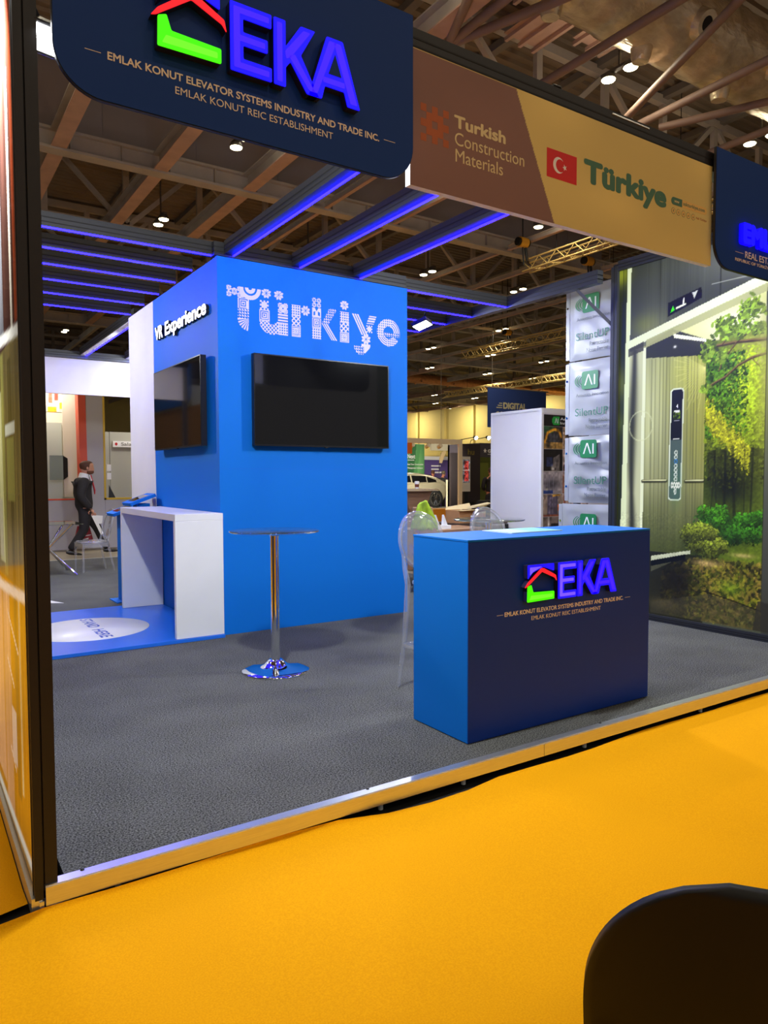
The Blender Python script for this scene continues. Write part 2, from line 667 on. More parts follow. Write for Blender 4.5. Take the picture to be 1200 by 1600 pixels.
# ================================================================== THE HALL
FZ = -0.10
struct('floor', MB().box(-22, 55, -14, 78, FZ - 0.1, FZ - 0.012), CONCRETE)

# yellow aisle carpet: in front of the stand, and along its left side, with a lifted seam between them
def wavy(x, y):
    return 0.003 * math.sin(1.7 * x + 0.8 * y) + 0.002 * math.sin(3.1 * y - 1.3 * x)
mb = MB()
nx, ny = 120, 60
X = np.linspace(-12, 16, nx + 1)
edge = lambda x: 2.678 + 0.012 * math.sin(1.9 * x) + 0.01 * math.sin(5.3 * x + 1) - (0.03 if 1.55 < x < 2.4 else 0)
rows = []
for j in range(ny + 1):
    t = j / ny
    for x in X:
        y = -12 + (edge(x) + 12) * (1 - (1 - t) ** 2)
        rows.append((x, y, FZ + wavy(x, y) * min(1, (1 - t) * 6 + 0.3) + 0.008 * max(0, (t - 0.9) / 0.1) ** 2 + 0.024 * (0.5 - 0.5 * math.tanh((x - 1.75) / 0.18)) * max(0, (t - 0.9) / 0.1) ** 2 * (1 if x > 0.36 else 0)))
mb.add(rows, [(j * (nx + 1) + i, j * (nx + 1) + i + 1, (j + 1) * (nx + 1) + i + 1, (j + 1) * (nx + 1) + i) for j in range(ny) for i in range(nx)], True)
struct('floor_front_aisle', mb, GOLD_CARPET)
mb = MB()
mb.add([(-12, 2.62, FZ), (-0.4, 2.60, FZ + 0.002), (0.02, 2.69, FZ + 0.006), (0.2, 2.745, FZ + 0.016), (0.325, 2.775, FZ + 0.016),
        (-12, 2.8, FZ), (-0.4, 2.8, FZ), (0.02, 2.86, FZ), (0.2, 2.9, FZ), (0.325, 2.92, FZ),
        (-12, 14, FZ), (-0.4, 14, FZ), (0.02, 14, FZ), (0.2, 14, FZ), (0.325, 14, FZ)],
       [(i, i + 1, i + 6, i + 5) for i in (0, 1, 2, 3, 5, 6, 7, 8)], True)
struct('floor_left_aisle', mb, GOLD_CARPET)
struct('floor_gap_shade', MB().box(-2, 7.4, 2.55, 2.86, FZ - 0.011, FZ - 0.008).box(0.27, 0.47, 2.86, 14, FZ - 0.011, FZ - 0.008), GROOVE)  # near-black sheet paints the shade under the platform edge and left wall
struct('floor_rear_aisle', MB().box(8.6, 15.0, 9.5, 40, FZ - 0.01, FZ + 0.002), GOLD_CARPET)

# walls of the hall
mb = MB()
mb.box(53, 53.3, -14, 78, FZ, 12.2)
for k in range(12):
    y = 20 + k * 5.2
    mb.box(52.7, 53, y, y + 0.35, FZ, 9.4)
mb.box(52.85, 53, -14, 78, 3.9, 4.1)
struct('wall_right', mb, CREAM)
mb = MB().box(-22, 53, 78, 78.3, FZ, 12.2)
for k in range(14):
    mb.box(-20 + k * 5.2, -19.65 + k * 5.2, 77.7, 78, FZ, 9.4)
struct('wall_back', mb, CREAM)

# corrugated roof deck
mb = MB()
p = 0.32
k = 0
vs, fs = [], []
y = -13.0
while y < 78:
    for dy, dz in ((0, 0), (0.10, 0), (0.14, 0.07), (0.28, 0.07)):
        vs += [(-22, y + dy, 11.6 + dz), (53, y + dy, 11.6 + dz)]
    y += p
fs = [(2 * i, 2 * i + 1, 2 * i + 3, 2 * i + 2) for i in range(len(vs) // 2 - 1)]
mb.add(vs, fs)
mb.add([(-22, -13, 11.9), (53, -13, 11.9), (53, 78, 11.9), (-22, 78, 11.9)], [(0, 1, 2, 3)])
struct('ceiling', mb, DECK)
# dark smoke curtains that hang over the main beams
for yy in (18.85, 58.6):
    mb = MB().box(-20, 22.5 if yy < 20 else 52, yy, yy + 0.06, 9.4, 11.6)
    for k in range(20):
        mb.box(-19 + k * 2.33, -18.97 + k * 2.33, yy - 0.02, yy, 9.5, 11.6)
    struct('ceiling_smoke_curtain', mb, CURTAIN)

# main beams across the hall: a wide bottom chord, a top chord, web plates
for yy in (-1.5, 18.5, 38.4, 58.3):
    mb = MB()
    mb.box(-22, 53, yy - 0.18, yy + 0.18, 8.96, 9.02)
    mb.box(-22, 53, yy - 0.04, yy + 0.04, 9.0, 9.42)
    mb.box(-22, 53, yy - 0.16, yy + 0.16, 9.4, 9.46)
    for k in range(64):
        x = -21 + k * 1.165
        mb.box(x - 0.01, x + 0.01, yy - 0.15, yy + 0.15, 9.02, 9.4)
    mb.box(-22, 53, yy - 0.22, yy + 0.22, 11.2, 11.45)
    struct('ceiling_main_beam', mb, STEEL)
# rafters along the hall, the bottom flange in red-oxide primer
for k in range(-5, 16):
    x = 3.2 + 2.33 * k
    thick = k <= 2
    hw, h = (0.17, 0.34) if thick else (0.06, 0.12)
    for y0, y1 in ((-1.3 if thick else 10.6, 18.3), (18.7, 38.2)):
        mb = MB()
        mb.use(1).box(x - hw, x + hw, y0, y1, 9.0, 9.03)
        mb.use(0).box(x - 0.03, x + 0.03, y0, y1, 9.03, 9.03 + h)
        mb.box(x - hw, x + hw, y0, y1, 9.03 + h, 9.06 + h)
        struct('ceiling_rafter', mb, [STEEL, PRIMER])
for k in range(0, 11):
    x = 8.4 + 4.66 * k
    mb = MB()
    mb.box(x - 0.08, x + 0.08, 38.6, 77.5, 8.95, 9.0)
    mb.box(x - 0.03, x + 0.03, 38.6, 77.5, 9.0, 9.3)
    struct('ceiling_rafter', mb, [PRIMER if k % 2 else STEEL])
# lattice trusses between rafters and deck
def lattice(yy, x0, x1, step, m, z0=9.15, z1=11.4, thick=0.13):
    mb = MB()
    mb.box(x0, x1, yy - 0.09, yy + 0.09, z1 - 0.12, z1 + 0.1)
    mb.box(x0, x1, yy - 0.07, yy + 0.07, z0 - 0.06, z0 + 0.06)
    n = int((x1 - x0) / step)
    for i in range(n + 1):
        x = x0 + i * step
        mb.bar((x, yy, z0), (x, yy, z1), thick + 0.05, thick)
        if i < n:
            a, b = ((x, yy, z1), (x + step, yy, z0)) if i % 2 else ((x, yy, z0), (x + step, yy, z1))
            mb.bar(a, b, thick)
    struct('ceiling_truss', mb, m)
for yy in (4.2, 23.4, 29.0, 33.3):
    lattice(yy, -8, 38, 2.33, STEEL)
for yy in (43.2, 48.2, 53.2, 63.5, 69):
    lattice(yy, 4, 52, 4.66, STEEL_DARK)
lattice(12.4, 3.2, 30, 2.33, STEEL, 9.3)
# purlins under the deck
mb = MB()
for k in range(18):
    x = -6.25 + k * 2.6
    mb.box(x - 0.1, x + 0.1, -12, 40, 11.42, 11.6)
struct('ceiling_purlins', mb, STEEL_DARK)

# round tubes of the space frame above the fascia
for a, b in (((8.2, 10.3, 9), (10.9, 4.4, 9.3)), ((10.5, 12, 9), (10.55, 2.5, 9)), ((13.0, 10.3, 9), (9.7, 3.4, 9)), ((13.5, 12.4, 9), (13.25, 2.5, 9)),
             ((13.95, 10.16, 9), (16.4, 4.9, 9)), ((8.2, 10.3, 9), (8.2, 2.5, 9)), ((16.0, 10.4, 9), (16.1, 3, 9)), ((18.4, 10.3, 9), (15.6, 3.3, 9)),
             ((18.4, 10.3, 9), (21, 4.3, 9)), ((8.2, 10.3, 9), (5.6, 4.4, 9)), ((5.8, 10.3, 9), (5.8, 2, 9)), ((18.4, 12.3, 9), (18.4, 3, 9))):
    struct('ceiling_tube', MB().tube([a, b], 0.08, 12), TUBE)
# loose metal sheets with ribs under the deck
for k, (x, y) in enumerate(((8.2, 9.0), (9.0, 8.2), (9.9, 9.6), (10.5, 8.5), (12.35, 9.9), (11.0, 10.6))):
    mb = MB().box(x, x + 1.05, y - 0.4, y + 1.3, 10.9, 10.92)
    for j in range(3):
        mb.box(x + 0.1 + j * 0.4, x + 0.18 + j * 0.4, y - 0.5, y + 1.4, 10.82, 10.9)
    struct('ceiling_deck_sheet', mb, PRIMER)
struct('ceiling_conduit', MB().tube([(5, 9.35, 9.95), (34, 9.35, 9.95)], 0.05, 8), STEEL_DARK)
struct('ceiling_conduit', MB().tube([(6, 13.6, 9.9), (34, 13.6, 9.9)], 0.04, 8), mat('red_conduit', (150, 44, 36), 0.6))


# ------------------------------------------------------------------ ventilation ducts
def duct(label, x0, x1, y, z, r, nozzles, m):
    t = thing('ventilation_duct', label, 'duct', (x0, y, z))
    rings = []
    n = 40
    L = int((x1 - x0) / 0.14)
    for i in range(L + 1):
        x = x0 + (x1 - x0) * i / L
        ph = (x - x0) % 1.25
        rr0 = r * (1.03 if ph < 0.1 else 1.0)
        rings.append([(x, y + (rr0 + 0.022 * math.sin(9 * a + 5 * x) * math.sin(13 * x + 3 * a)) * math.cos(a), z + (rr0 + 0.022 * math.cos(7 * a - 4 * x)) * math.sin(a))
                      for a in (2 * PI * j / n for j in range(n))])
    obj('duct_body', MB().loft(rings), m, t)
    for x in nozzles:
        d = Vector((0, -0.85, -0.5)).normalized()
        c = Vector((x, y, z)) + d * r * 0.93
        mb = MB()
        mb.tube([c, c + d * r * 0.28], [r * 0.36, r * 0.30], 24, cap=False)
        mb.tube([c + d * r * 0.28, c + d * r * 0.27], [r * 0.30, r * 0.17], 24, cap=False)
        mb.use(1).tube([c + d * r * 0.27, c + d * r * 0.02], [r * 0.17, r * 0.15], 24)
        obj('nozzle', mb, [m, GROOVE], t)
        d = Vector((0, 0.1, -1)).normalized()
        c = Vector((x - r * 1.0, y, z)) + d * r * 0.95
        obj('bottom_outlet', MB().tube([c, c + d * r * 0.22, c + d * r * 0.34], [r * 0.27, r * 0.24, r * 0.20], 20), m, t)
    return t


duct('fat foil-wrapped ventilation duct with round nozzles, above the beige banner', 7.0, 24.0, 8.75, 10.0, 0.74, (9.95, 12.3, 14.8, 17.2), FOIL)
FOIL2 = vary(mat('copper_toned_lagging', (206, 142, 96), 0.4, 0.6), 5, 0.8, 1.1)
duct('long copper-toned duct far back under the roof, behind the hanging blue sign', 20, 52.5, 46, 9.05, 0.34, [21 + 3.2 * i for i in range(9)], FOIL2)
duct('far duct with dark round nozzles seen through the gap over the white header', 2, 19, 56, 9.1, 0.72, (8.4, 12.6, 16.4), FOIL2)


# ------------------------------------------------------------------ hall lamps
def lamp_mesh(t, glow=True):
    mb = MB().box(-0.06, 0.06, -0.42, 0.42, 0.10, 0.16)
    mb.box(-0.02, 0.02, -0.02, 0.02, 0.16, 2.606)
    obj('lamp_bracket', mb, LAMP_BODY, t)
    for s in (-1, 1):
        h = obj('lamp_head', MB().lathe([(0.10, 0.12), (0.13, 0.08), (0.155, 0.0), (0.145, -0.01)], (0, s * 0.27, 0.0), 20), LAMP_BODY, t)
        obj('lamp_lens', MB().lathe([(0.14, -0.006), (0.13, -0.03), (0.06, -0.05)], (0, s * 0.27, 0), 20), LAMP_GLOW, h)


proto = [None]
def hall_lamp(x, y, label, light=True, group=None, z=9.0):
    if proto[0] is None:
        t = thing('hall_lamp', label, 'ceiling lamp', (0, 0, 0), 0)
        lamp_mesh(t)
        t.location = (x, y, z)
        proto[0] = t
    else:
        t = dup(proto[0], (x, y, z), 0, label)
    t.scale = (1, 1, (11.606 - z) / 2.606)
    t['group'] = group or 'twin lamps under the hall roof'
    if light:
        l = area_light('lamp_light', (x, y, z - 0.1), (x, y, 0), 0.5, HALL_W * (1.0 if y < 20 else 2.2), HALL_C)
        put(l, t)
    if y < 20:
        u = bpy.data.lights.new('added_uplight', 'POINT')  # added point light to brighten roof and duct, not part of the lamp
        u.energy = 30 if z > 9.2 else 8
        u.color = HALL_C
        u.shadow_soft_size = 0.15
        uo = bpy.data.objects.new('added_uplight', u)
        COL.objects.link(uo)
        uo.location = (x + 0.35, y + (0.5 if z > 9.2 else 0), z + (0.1 if z > 9.2 else 0.3))
        put(uo, t)
    return t


ORD = ['first', 'second', 'third', 'fourth', 'fifth', 'sixth', 'seventh', 'eighth', 'ninth', 'tenth']
seen = {0: (12.14, 17.3), 1: (6.6,), 2: (6.6, 11.5, 16.5, 21.1), 3: (26.0,), 4: (26.15, 30.8, 35.5), 5: (7.2, 30.8, 36.1, 40.75), 6: (36.0, 40.9, 51.2), 7: (41.3, 46.2), 8: (46.0,)}
rows_y = (9.78, 15.8, 21.9, 28.15, 34.4, 40.65, 47.2, 53.8, 59.75)
for r, xs in seen.items():
    for i, x in enumerate(xs):
        which = ('the only one visible in' if len(xs) == 1 else ORD[i] + ' from the left in')
        hall_lamp(x, rows_y[r], 'twin hall lamp, %s the %s row beyond the stand front' % (which, ORD[r]), light=r < 6, z=9.45 if r == 0 else 9.0)
for x in (-8.1, -3.2, 1.7, 6.6, 11.45):
    for y in (-9.5, -3.3, 2.95):
        hall_lamp(x, y, 'twin hall lamp high above the yellow aisle, beyond the edge of the photo', group='hall lamps over the aisle')
for x, y in ((-3.2, 9.2), (1.7, 9.2), (6.6, 9.2), (1.7, 15.8), (11.45, 15.8), (16.3, 15.8), (1.7, 21.9)):
    hall_lamp(x, y, 'twin hall lamp under the roof, hidden above the stand framework', group='hall lamps hidden above the stand')
# wall washers of the cream wall
for y in (41, 51.5, 62, 72):
    t = thing('wall_washer', 'small wall washer lamp on the cream hall wall', 'wall lamp', (49.6, y, 8.8), 0, 'wall washers of the cream wall')
    obj('lamp_head', MB().box(49.4, 49.8, y - 0.2, y + 0.2, 8.8, 8.92).box(49.58, 49.62, y - 0.02, y + 0.02, 8.92, 11.5), LAMP_BODY, t)
    area_light('lamp_light', (49.6, y, 8.77), (53, y, 3.0), 0.3, 560, (1.0, 0.86, 0.50), parent=t)


# ------------------------------------------------------------------ rigging trusses with hoists
TRUSS_ALU = mat('truss_aluminium', (214, 186, 118), 0.4, 0.5)
def rig_truss(label, x, y0, y1, z, hoists, sz=0.34):
    t = thing('rigging_truss', label, 'truss', (x, y0, z))
    mb = MB()
    h = sz / 2
    for dx in (-h, h):
        for dz in (-h, h):
            mb.tube([(x + dx, y0, z + dz), (x + dx, y1, z + dz)], 0.03, 8)
    obj('chords', mb, TRUSS_ALU, t)
    mb = MB()
    n = int((y1 - y0) / 0.36)
    st = (y1 - y0) / n
    for i in range(n):
        a, b = y0 + i * st, y0 + (i + 1) * st
        s = 1 if i % 2 else -1
        for dx in (-h, h):
            mb.tube([(x + dx, a, z - s * h), (x + dx, b, z + s * h)], 0.016, 6)
        mb.tube([(x - s * h, a, z - h), (x + s * h, b, z - h)], 0.016, 6)
    obj('lattice', mb, TRUSS_ALU, t)
    for y in (y0 + 0.15 * (y1 - y0), y0 + 0.8 * (y1 - y0)):
        obj('steel_sling', MB().tube([(x, y, z + h), (x, y, 11.608)], 0.012, 6), GROOVE, t)
    return t


YEL = mat('hoist_yellow', (214, 150, 40), 0.5)
def hoist(label, x, y, z):
    t = thing('chain_hoist', label, 'hoist', (x, y, z))
    obj('motor', MB().tube([(x - 0.16, y, z), (x + 0.16, y, z)], 0.16, 16).use(1).tube([(x - 0.24, y, z), (x - 0.16, y, z)], 0.13, 16).tube([(x + 0.16, y, z), (x + 0.24, y, z)], 0.13, 16), [YEL, BLACK_PLASTIC], t)
    obj('chain', MB().tube([(x, y, z + 0.1), (x, y, 11.608)], 0.02, 6).tube([(x, y, z - 0.15), (x + 0.05, y, z - 0.7)], 0.03, 6).tube([(x + 0.12, y, z - 0.1), (x + 0.2, y, z - 0.55)], 0.05, 6), GROOVE, t)
    return t


rig_truss('short bright lattice truss hanging behind the lower edge of the beige banner', 17.4, 11.0, 17.7, 8.35, ())
rig_truss('long far lattice truss hanging level right of the blue tower', 25.5, 19.0, 30.6, 8.0, (), 0.4)
rig_truss('farthest thin lattice truss hanging above the blue sign', 36.5, 33.0, 46.0, 8.0, (), 0.4)
hoist('yellow and black chain hoist at the end of the bright lattice truss', 16.85, 17.3, 8.95)
hoist('yellow and black chain hoist right of the bright lattice truss, above the barriers', 19.95, 17.3, 8.85)
hoist('dark chain hoist holding the long far lattice truss', 25.85, 27.6, 8.75)

# ================================================================== THE STAND
# floor, platform edge
mb = MB()
mb.box(0.44, 6.2, 2.735, 13.4, -0.02, 0.0)
struct('floor_stand', mb, GREY_CARPET)
struct('floor_plinth', MB().box(0.46, 6.1, 2.86, 13.3, FZ - 0.01, -0.02), GROOVE)
t = thing('floor_edge_profile', 'long aluminium edging strip along the front of the grey carpet, beside the yellow aisle', 'floor edging', (0.42, 2.70, -0.06))
mb = MB()
for a, b in ((0.372, 2.80), (2.803, 7.2)):
    mb.box(a, b, 2.690, 2.694, -0.066, -0.001)
    mb.box(a, b, 2.694, 2.741, -0.004, 0.003)
    mb.box(a, b, 2.694, 2.74, -0.066, -0.062)
obj('edge_strip', mb, ALU, t)
for x in (0.62, 1.78, 2.27, 3.15, 4.25, 5.5):
    obj('levelling_foot', MB().lathe([(0.012, 0), (0.012, 0.03), (0.022, 0.034), (0.022, 0.04)], (x, 2.72, FZ), 14), WHITE, t)
for x in (0.5, 1.72, 3.3):
    obj('screw', MB().lathe([(0.008, 0), (0.006, 0.004), (0.001, 0.005)], (x, 2.735, 0.003), 10), BLACK_PLASTIC, t)
tag(obj('floor_edge_profile', MB().box(0.44, 6.2, 13.4, 13.45, -0.08, 0.004), ALU), 'white edging strip at the far end of the grey carpet, near the walking man', 'floor edging')
struct('floor_rear_strip', MB().box(-2, 14, 13.5, 17.5, FZ - 0.02, FZ - 0.004), CONCRETE)


# ------------------------------------------------------------------ beams of the stand
def beam(name, x0, x1, y0, y1, z0, z1, mats=None, parent=None):
    """square extrusion with two grooves along each side"""
    mb = MB().box(x0, x1, y0, y1, z0, z1)
    along_x = (x1 - x0) > (y1 - y0) and (x1 - x0) > (z1 - z0)
    along_z = (z1 - z0) > (y1 - y0) and (z1 - z0) > (x1 - x0)
    mb.use(1)
    e = 0.0015
    g = 0.004
    if along_x:
        for k in (0.3, 0.62):
            z = z0 + (z1 - z0) * k
            mb.box(x0, x1, y0 - e, y1 + e, z - g, z + g)
    elif along_z:
        y = (y0 + y1) / 2
        mb.box(x0 - e, x1 + e, y - g, y + g, z0, z1)
    else:
        for k in (0.3, 0.62):
            z = z0 + (z1 - z0) * k
            mb.box(x0 - e, x1 + e, y0, y1, z - g, z + g)
    return mb


def led_beam(label, x0, x1, y0, y1, led, group, white_under=False):
    t = thing('led_beam', label, 'overhead beam', ((x0 + x1) / 2, (y0 + y1) / 2, 3.38), 0, group)
    obj('beam_profile', beam('b', x0, x1, y0, y1, 3.385, 3.50), [DARK_ALU, GROOVE], t)
    if led == 'x+':
        a = (x1 - 0.017, x1 - 0.004, y0 + 0.02, y1 - 0.002)
    elif led == 'y':
        a = (x0 + 0.004, x1 - 0.003, y0 + 0.004, y0 + 0.017)
    obj('led_strip', MB().box(*a, 3.374, 3.386), LED_BLUE, t)
    if white_under:
        obj('painted_lit_underside', MB().box(x0 + 0.006, x1 - 0.026, y0, y1, 3.378, 3.386), WHITE, t)  # white strip paints the floodlight falling on the beam's underside
    return t


for i, x in enumerate((2.5, 3.16, 3.825)):
    led_beam('overhead beam with blue LED from the fascia to the blue tower, %s' % ('above the tower corner', 'middle of three', 'nearest the banner')[i],
             x - 0.085, x + 0.01, 2.82, 6.18, 'x+', 'beams from the fascia to the tower')
for i, y in enumerate((6.27, 6.82, 7.33, 7.89, 8.46, 9.05)):
    led_beam('dark crossbeam with blue LED left of the blue tower, %s' % ('nearest the front', 'second from the front', 'third from the front', 'third from the back', 'second from the back', 'farthest back')[i],
             0.42, 2.345, y - 0.01, y + 0.075, 'y', 'crossbeams left of the tower')
for i, y in enumerate((6.30, 6.92, 7.43, 8.01)):
    led_beam('dark crossbeam with blue LED right of the blue tower, %s' % ('nearest the front', 'second from the front', 'third from the front', 'farthest back')[i],
             4.395, 5.88, y - 0.01, y + 0.075, 'y', 'crossbeams right of the tower')
led_beam('overhead beam with a white lit underside, from behind the tower to the white header', 2.42, 2.53, 9.2, 12.48, 'x+', 'rear overhead beams', True)
led_beam('short visible end of the rear overhead beam beside the white tower panel', 3.12, 3.23, 9.2, 12.48, 'x+', 'rear overhead beams', True)

tag(obj('tower_top_beam', beam('b', 2.33, 4.39, 6.2, 6.3, 3.372, 3.49), [DARK_ALU, GROOVE]), 'dark beam lying on the front top edge of the blue tower', 'overhead beam')
tag(obj('side_beam', beam('b', 5.885, 5.97, 4.98, 12.5, 3.37, 3.50), [DARK_ALU, GROOVE]), 'long dark overhead beam from the forest picture post back into the hall', 'overhead beam')
tag(obj('side_beam', beam('b', 0.34, 0.42, 2.82, 12.5, 3.385, 3.50), [DARK_ALU, GROOVE]), 'dark overhead beam on the left side of the stand, behind the front post', 'overhead beam')
tag(obj('rear_beam', beam('b', 0.34, 5.97, 12.46, 12.52, 3.33, 3.44), [DARK_ALU, GROOVE]), 'dark overhead beam along the top of the white header at the back', 'overhead beam')
hd = obj('white_header', MB().box(0.4, 5.9, 12.53, 12.60, 2.76, 3.325), WALL_WHITE)
tag(hd, 'white header board across the back of the stand, washed with blue and white light', 'header board')
for x in (0.38, 5.93):
    obj('post', MB().box(x - 0.04, x + 0.04, 12.53, 12.61, 0, 3.33), DARK_ALU, hd)
fb = obj('front_fascia_beam', beam('b', 0.335, 7.4, 2.705, 2.80, 3.31, 3.425), [BLACK_ALU, GROOVE], bevel=0)
tag(fb, 'long black-brown beam along the top of the front fascia, over the signs', 'fascia beam')
obj('joint_cover', MB().box(4.62, 4.63, 2.70, 2.81, 3.305, 3.43), GROOVE, fb)
obj('pale_strip', MB().box(3.30, 3.62, 2.700, 2.7055, 3.405, 3.412), ALU, fb)
obj('cable_loop', MB().tube([(2.85, 2.75, 3.43), (2.88, 2.74, 3.455), (2.93, 2.74, 3.458), (2.95, 2.75, 3.44), (2.96, 2.76, 3.43)], 0.007, 8), BLACK_PLASTIC, fb)
# ------------------------------------------------------------------ left wall: a light box seen edge on, on two front posts
lw = thing('light_box_wall', 'tall light box wall at the left edge, with black-brown posts and glossy prints', 'light box', (0.38, 3.6, FZ))
obj('front_post', beam('b', 0.339, 0.3665, 2.70, 2.76, -0.045, 3.31), [BLACK_ALU, GROOVE], lw)
obj('front_post', beam('b', 0.3725, 0.4125, 2.702, 2.78, 0.0, 3.31), [BLACK_ALU, GROOVE], lw)
obj('gap_strip', MB().box(0.3665, 0.3725, 2.712, 2.76, -0.02, 3.31), GROOVE, lw)
obj('core_panel', MB().box(0.347, 0.41, 2.785, 4.95, -0.04, 3.31), DARK_ALU, lw)
obj('bottom_rail', MB().box(0.328, 0.362, 2.702, 4.95, -0.098, -0.035), ALU, lw)
obj('corner_bracket', MB().box(0.352, 0.367, 2.695, 2.74, -0.09, -0.05).box(0.35, 0.372, 2.70, 2.74, -0.098, -0.092), [ALU], lw, label='small bare metal corner bracket')
obj('orange_tag', MB().box(0.356, 0.37, 2.690, 2.695, -0.094, -0.072), ORANGE_RED, lw, label='orange tag on the bracket')
art = Art(2.2, 3.34, 0.011, (122, 104, 52))
art.rect(0, 3, 1.96, 3.5, (64, 34, 26)).glow(0.9, 2.5, 0.9, 0.5, (40, 36, 34), 0.8)
art.rect(0, 3, 0, 1.04, (176, 118, 20))  # orange ground paints the yellow floor mirrored in the glossy print
for c, wd, col, v0, v1 in ((2.10, 0.05, (150, 60, 30), 2.0, 3.3), (1.97, 0.03, (200, 190, 170), 1.98, 2.9), (1.62, 0.1, (120, 120, 124), 1.98, 3.0), (1.85, 0.05, (90, 76, 30), 0.2, 1.9), (1.5, 0.09, (206, 200, 140), 1.1, 1.8),
                         (1.62, 0.05, (150, 142, 70), 1.05, 1.95), (1.95, 0.02, (210, 200, 150), 0.25, 1.0), (1.55, 0.12, (208, 168, 140), 0.05, 1.0), (1.2, 0.2, (220, 178, 150), 0.1, 1.02), (0.9, 0.05, (235, 220, 180), 0.1, 1.9)):
    art.rect(c - wd, c + wd, v0, v1, col, 0.9)
art.noise(0.10, 0.02, 0.6).noise(0.06, 0.3)
for v, bow in ((1.96, 0.06), (1.03, -0.05), (0.06, -0.03)):
    art.line([(u, v + bow * math.sin((2.2 - u) * 1.2)) for u in np.linspace(0, 2.2, 24)], 0.03, (250, 246, 232))
art.line([(2.165, 0), (2.15, 1.0), (2.17, 3.34)], 0.016, (250, 248, 236))
art.line([(1.75, 0.28), (1.6, 0.33)], 0.01, (250, 240, 220)).line([(1.75, 0.62), (1.55, 0.7)], 0.01, (250, 240, 220)).line([(1.9, 0.78), (1.6, 0.9)], 0.01, (250, 240, 220))
art.rect(1.66, 1.80, 0.30, 0.52, (214, 204, 190)).rect(1.40, 1.52, 1.12, 1.36, (196, 186, 150)).noise(0.03, 0.01)
art.rect(1.68, 1.98, 1.62, 1.66, (222, 218, 190)).rect(1.72, 1.94, 1.36, 1.60, (150, 140, 66))
art.build('printed_panel', (0.3455, 2.74 + 2.2, -0.03), LEFT, print_mat('backlit_left_print', 0.45, 0.16, 0.35, coat=0.4), lw)
obj('edge_trim', MB().box(0.340, 0.3455, 2.748, 2.762, -0.035, 3.31).box(0.338, 0.347, 2.745, 4.95, 3.31, 3.36), ALU, lw)


# ------------------------------------------------------------------ floodlights
def floodlight(label, loc, target, power, mount, glow=True, spread=PI, size=0.14):
    t = thing('floodlight', label, 'floodlight', loc)
    aim_o = Vector(target) - Vector(loc)
    R = aim_o.to_track_quat('-Z', 'Y').to_matrix().to_4x4()
    M = Matrix.Translation(loc) @ R
    def tr(mb):
        mb.v = [tuple(M @ Vector(v)) for v in mb.v]
        return mb
    b = tr(MB().box(-size / 2 - 0.012, size / 2 + 0.012, -size * 0.36 - 0.012, size * 0.36 + 0.012, -0.001, 0.05))
    h = obj('housing', b, BLACK_PLASTIC, t, 0.006)
    obj('lens', tr(MB().box(-size / 2, size / 2, -size * 0.36, size * 0.36, -0.008, -0.002)), FLOOD_GLOW, h)
    arm = MB().tube([tuple(M @ Vector((0, 0, 0.03))), mount], 0.010, 8)
    obj('bracket_arm', arm, BLACK_PLASTIC, t)
    l = area_light('flood_light', tuple(M @ Vector((0, 0, -0.02))), target, size, power, FLOOD_C, spread, 'SQUARE')
    put(l, t)
    return t


floodlight('white floodlight glaring beside the left end of the big navy sign, on the front post', (0.462, 2.745, 2.905), (0.75, 1.3, 1.6), 1.5, (0.40, 2.75, 3.02), size=0.11)
floodlight('floodlight on the fascia beam, hidden behind the big navy sign', (1.0, 2.92, 3.22), (3.0, 5.4, 0.6), 112, (1.0, 2.79, 3.33))
floodlight('white floodlight glaring under the overhead beams right of the blue tower', (5.26, 7.09, 3.24), (5.9, 6.2, 0.2), 95, (5.26, 6.99, 3.42), size=0.24)
floodlight('floodlight on the fascia beam, hidden behind the beige banner', (5.5, 3.3, 3.34), (3.2, 6.2, 0.9), 88, (5.5, 2.79, 3.36))
floodlight('floodlight hidden behind the tower, aimed at the white header', (3.35, 11.55, 3.28), (3.9, 12.6, 2.9), 20, (3.26, 11.55, 3.42))
floodlight('arm floodlight above the left light box, beyond the top edge of the photo', (0.10, 3.0, 3.28), (0.345, 3.1, 2.95), 420, (0.34, 3.05, 3.36), spread=1.1)
floodlight('floodlight above the forest picture, hidden behind the banner', (5.75, 3.4, 3.42), (6.12, 3.4, 2.7), 10, (6.1, 3.4, 3.52))
floodlight('floodlight on the left side beam, beyond the left edge of the photo', (0.5, 9.6, 3.30), (2.35, 7.2, 1.7), 60, (0.42, 9.6, 3.40))
floodlight('floodlight over the rear corner, hidden behind the blue tower', (2.85, 10.2, 3.26), (1.6, 11.0, 0.0), 70, (2.54, 10.2, 3.43))


# ------------------------------------------------------------------ the blue tower
tw = thing('display_tower', 'big blue cube tower with white pattern lettering on its front', 'display tower', (3.37, 7.67, 0))
obj('front_panel_or_shade_sheet', MB().box(2.36, 4.39, 6.18, 6.22, 0, 3.36), BLUE, tw, 0.002)
obj('corner_trim', MB().box(2.345, 2.36, 6.178, 6.22, 0, 3.36), BLUE, tw)
obj('side_panel', MB().box(2.35, 2.39, 6.22, 8.14, 0, 3.36), BLUE, tw)
obj('white_side_panel', MB().box(2.347, 2.39, 8.143, 9.17, 0, 3.36), WALL_WHITE, tw, 0.002, label='white rear panel of the left side')
obj('side_panel', MB().box(4.35, 4.39, 6.22, 9.17, 0, 3.36), BLUE, tw)
obj('rear_panel', MB().box(2.39, 4.35, 9.13, 9.17, 0, 3.36), WALL_WHITE, tw)
obj('seam', MB().box(2.3575, 4.392, 6.1788, 6.18, 1.497, 1.4985), mat('seam_blue', (10, 88, 196), 0.5), tw)
obj('tower_lid', MB().box(2.39, 4.35, 6.22, 9.13, 3.32, 3.34), DARK_ALU, tw)
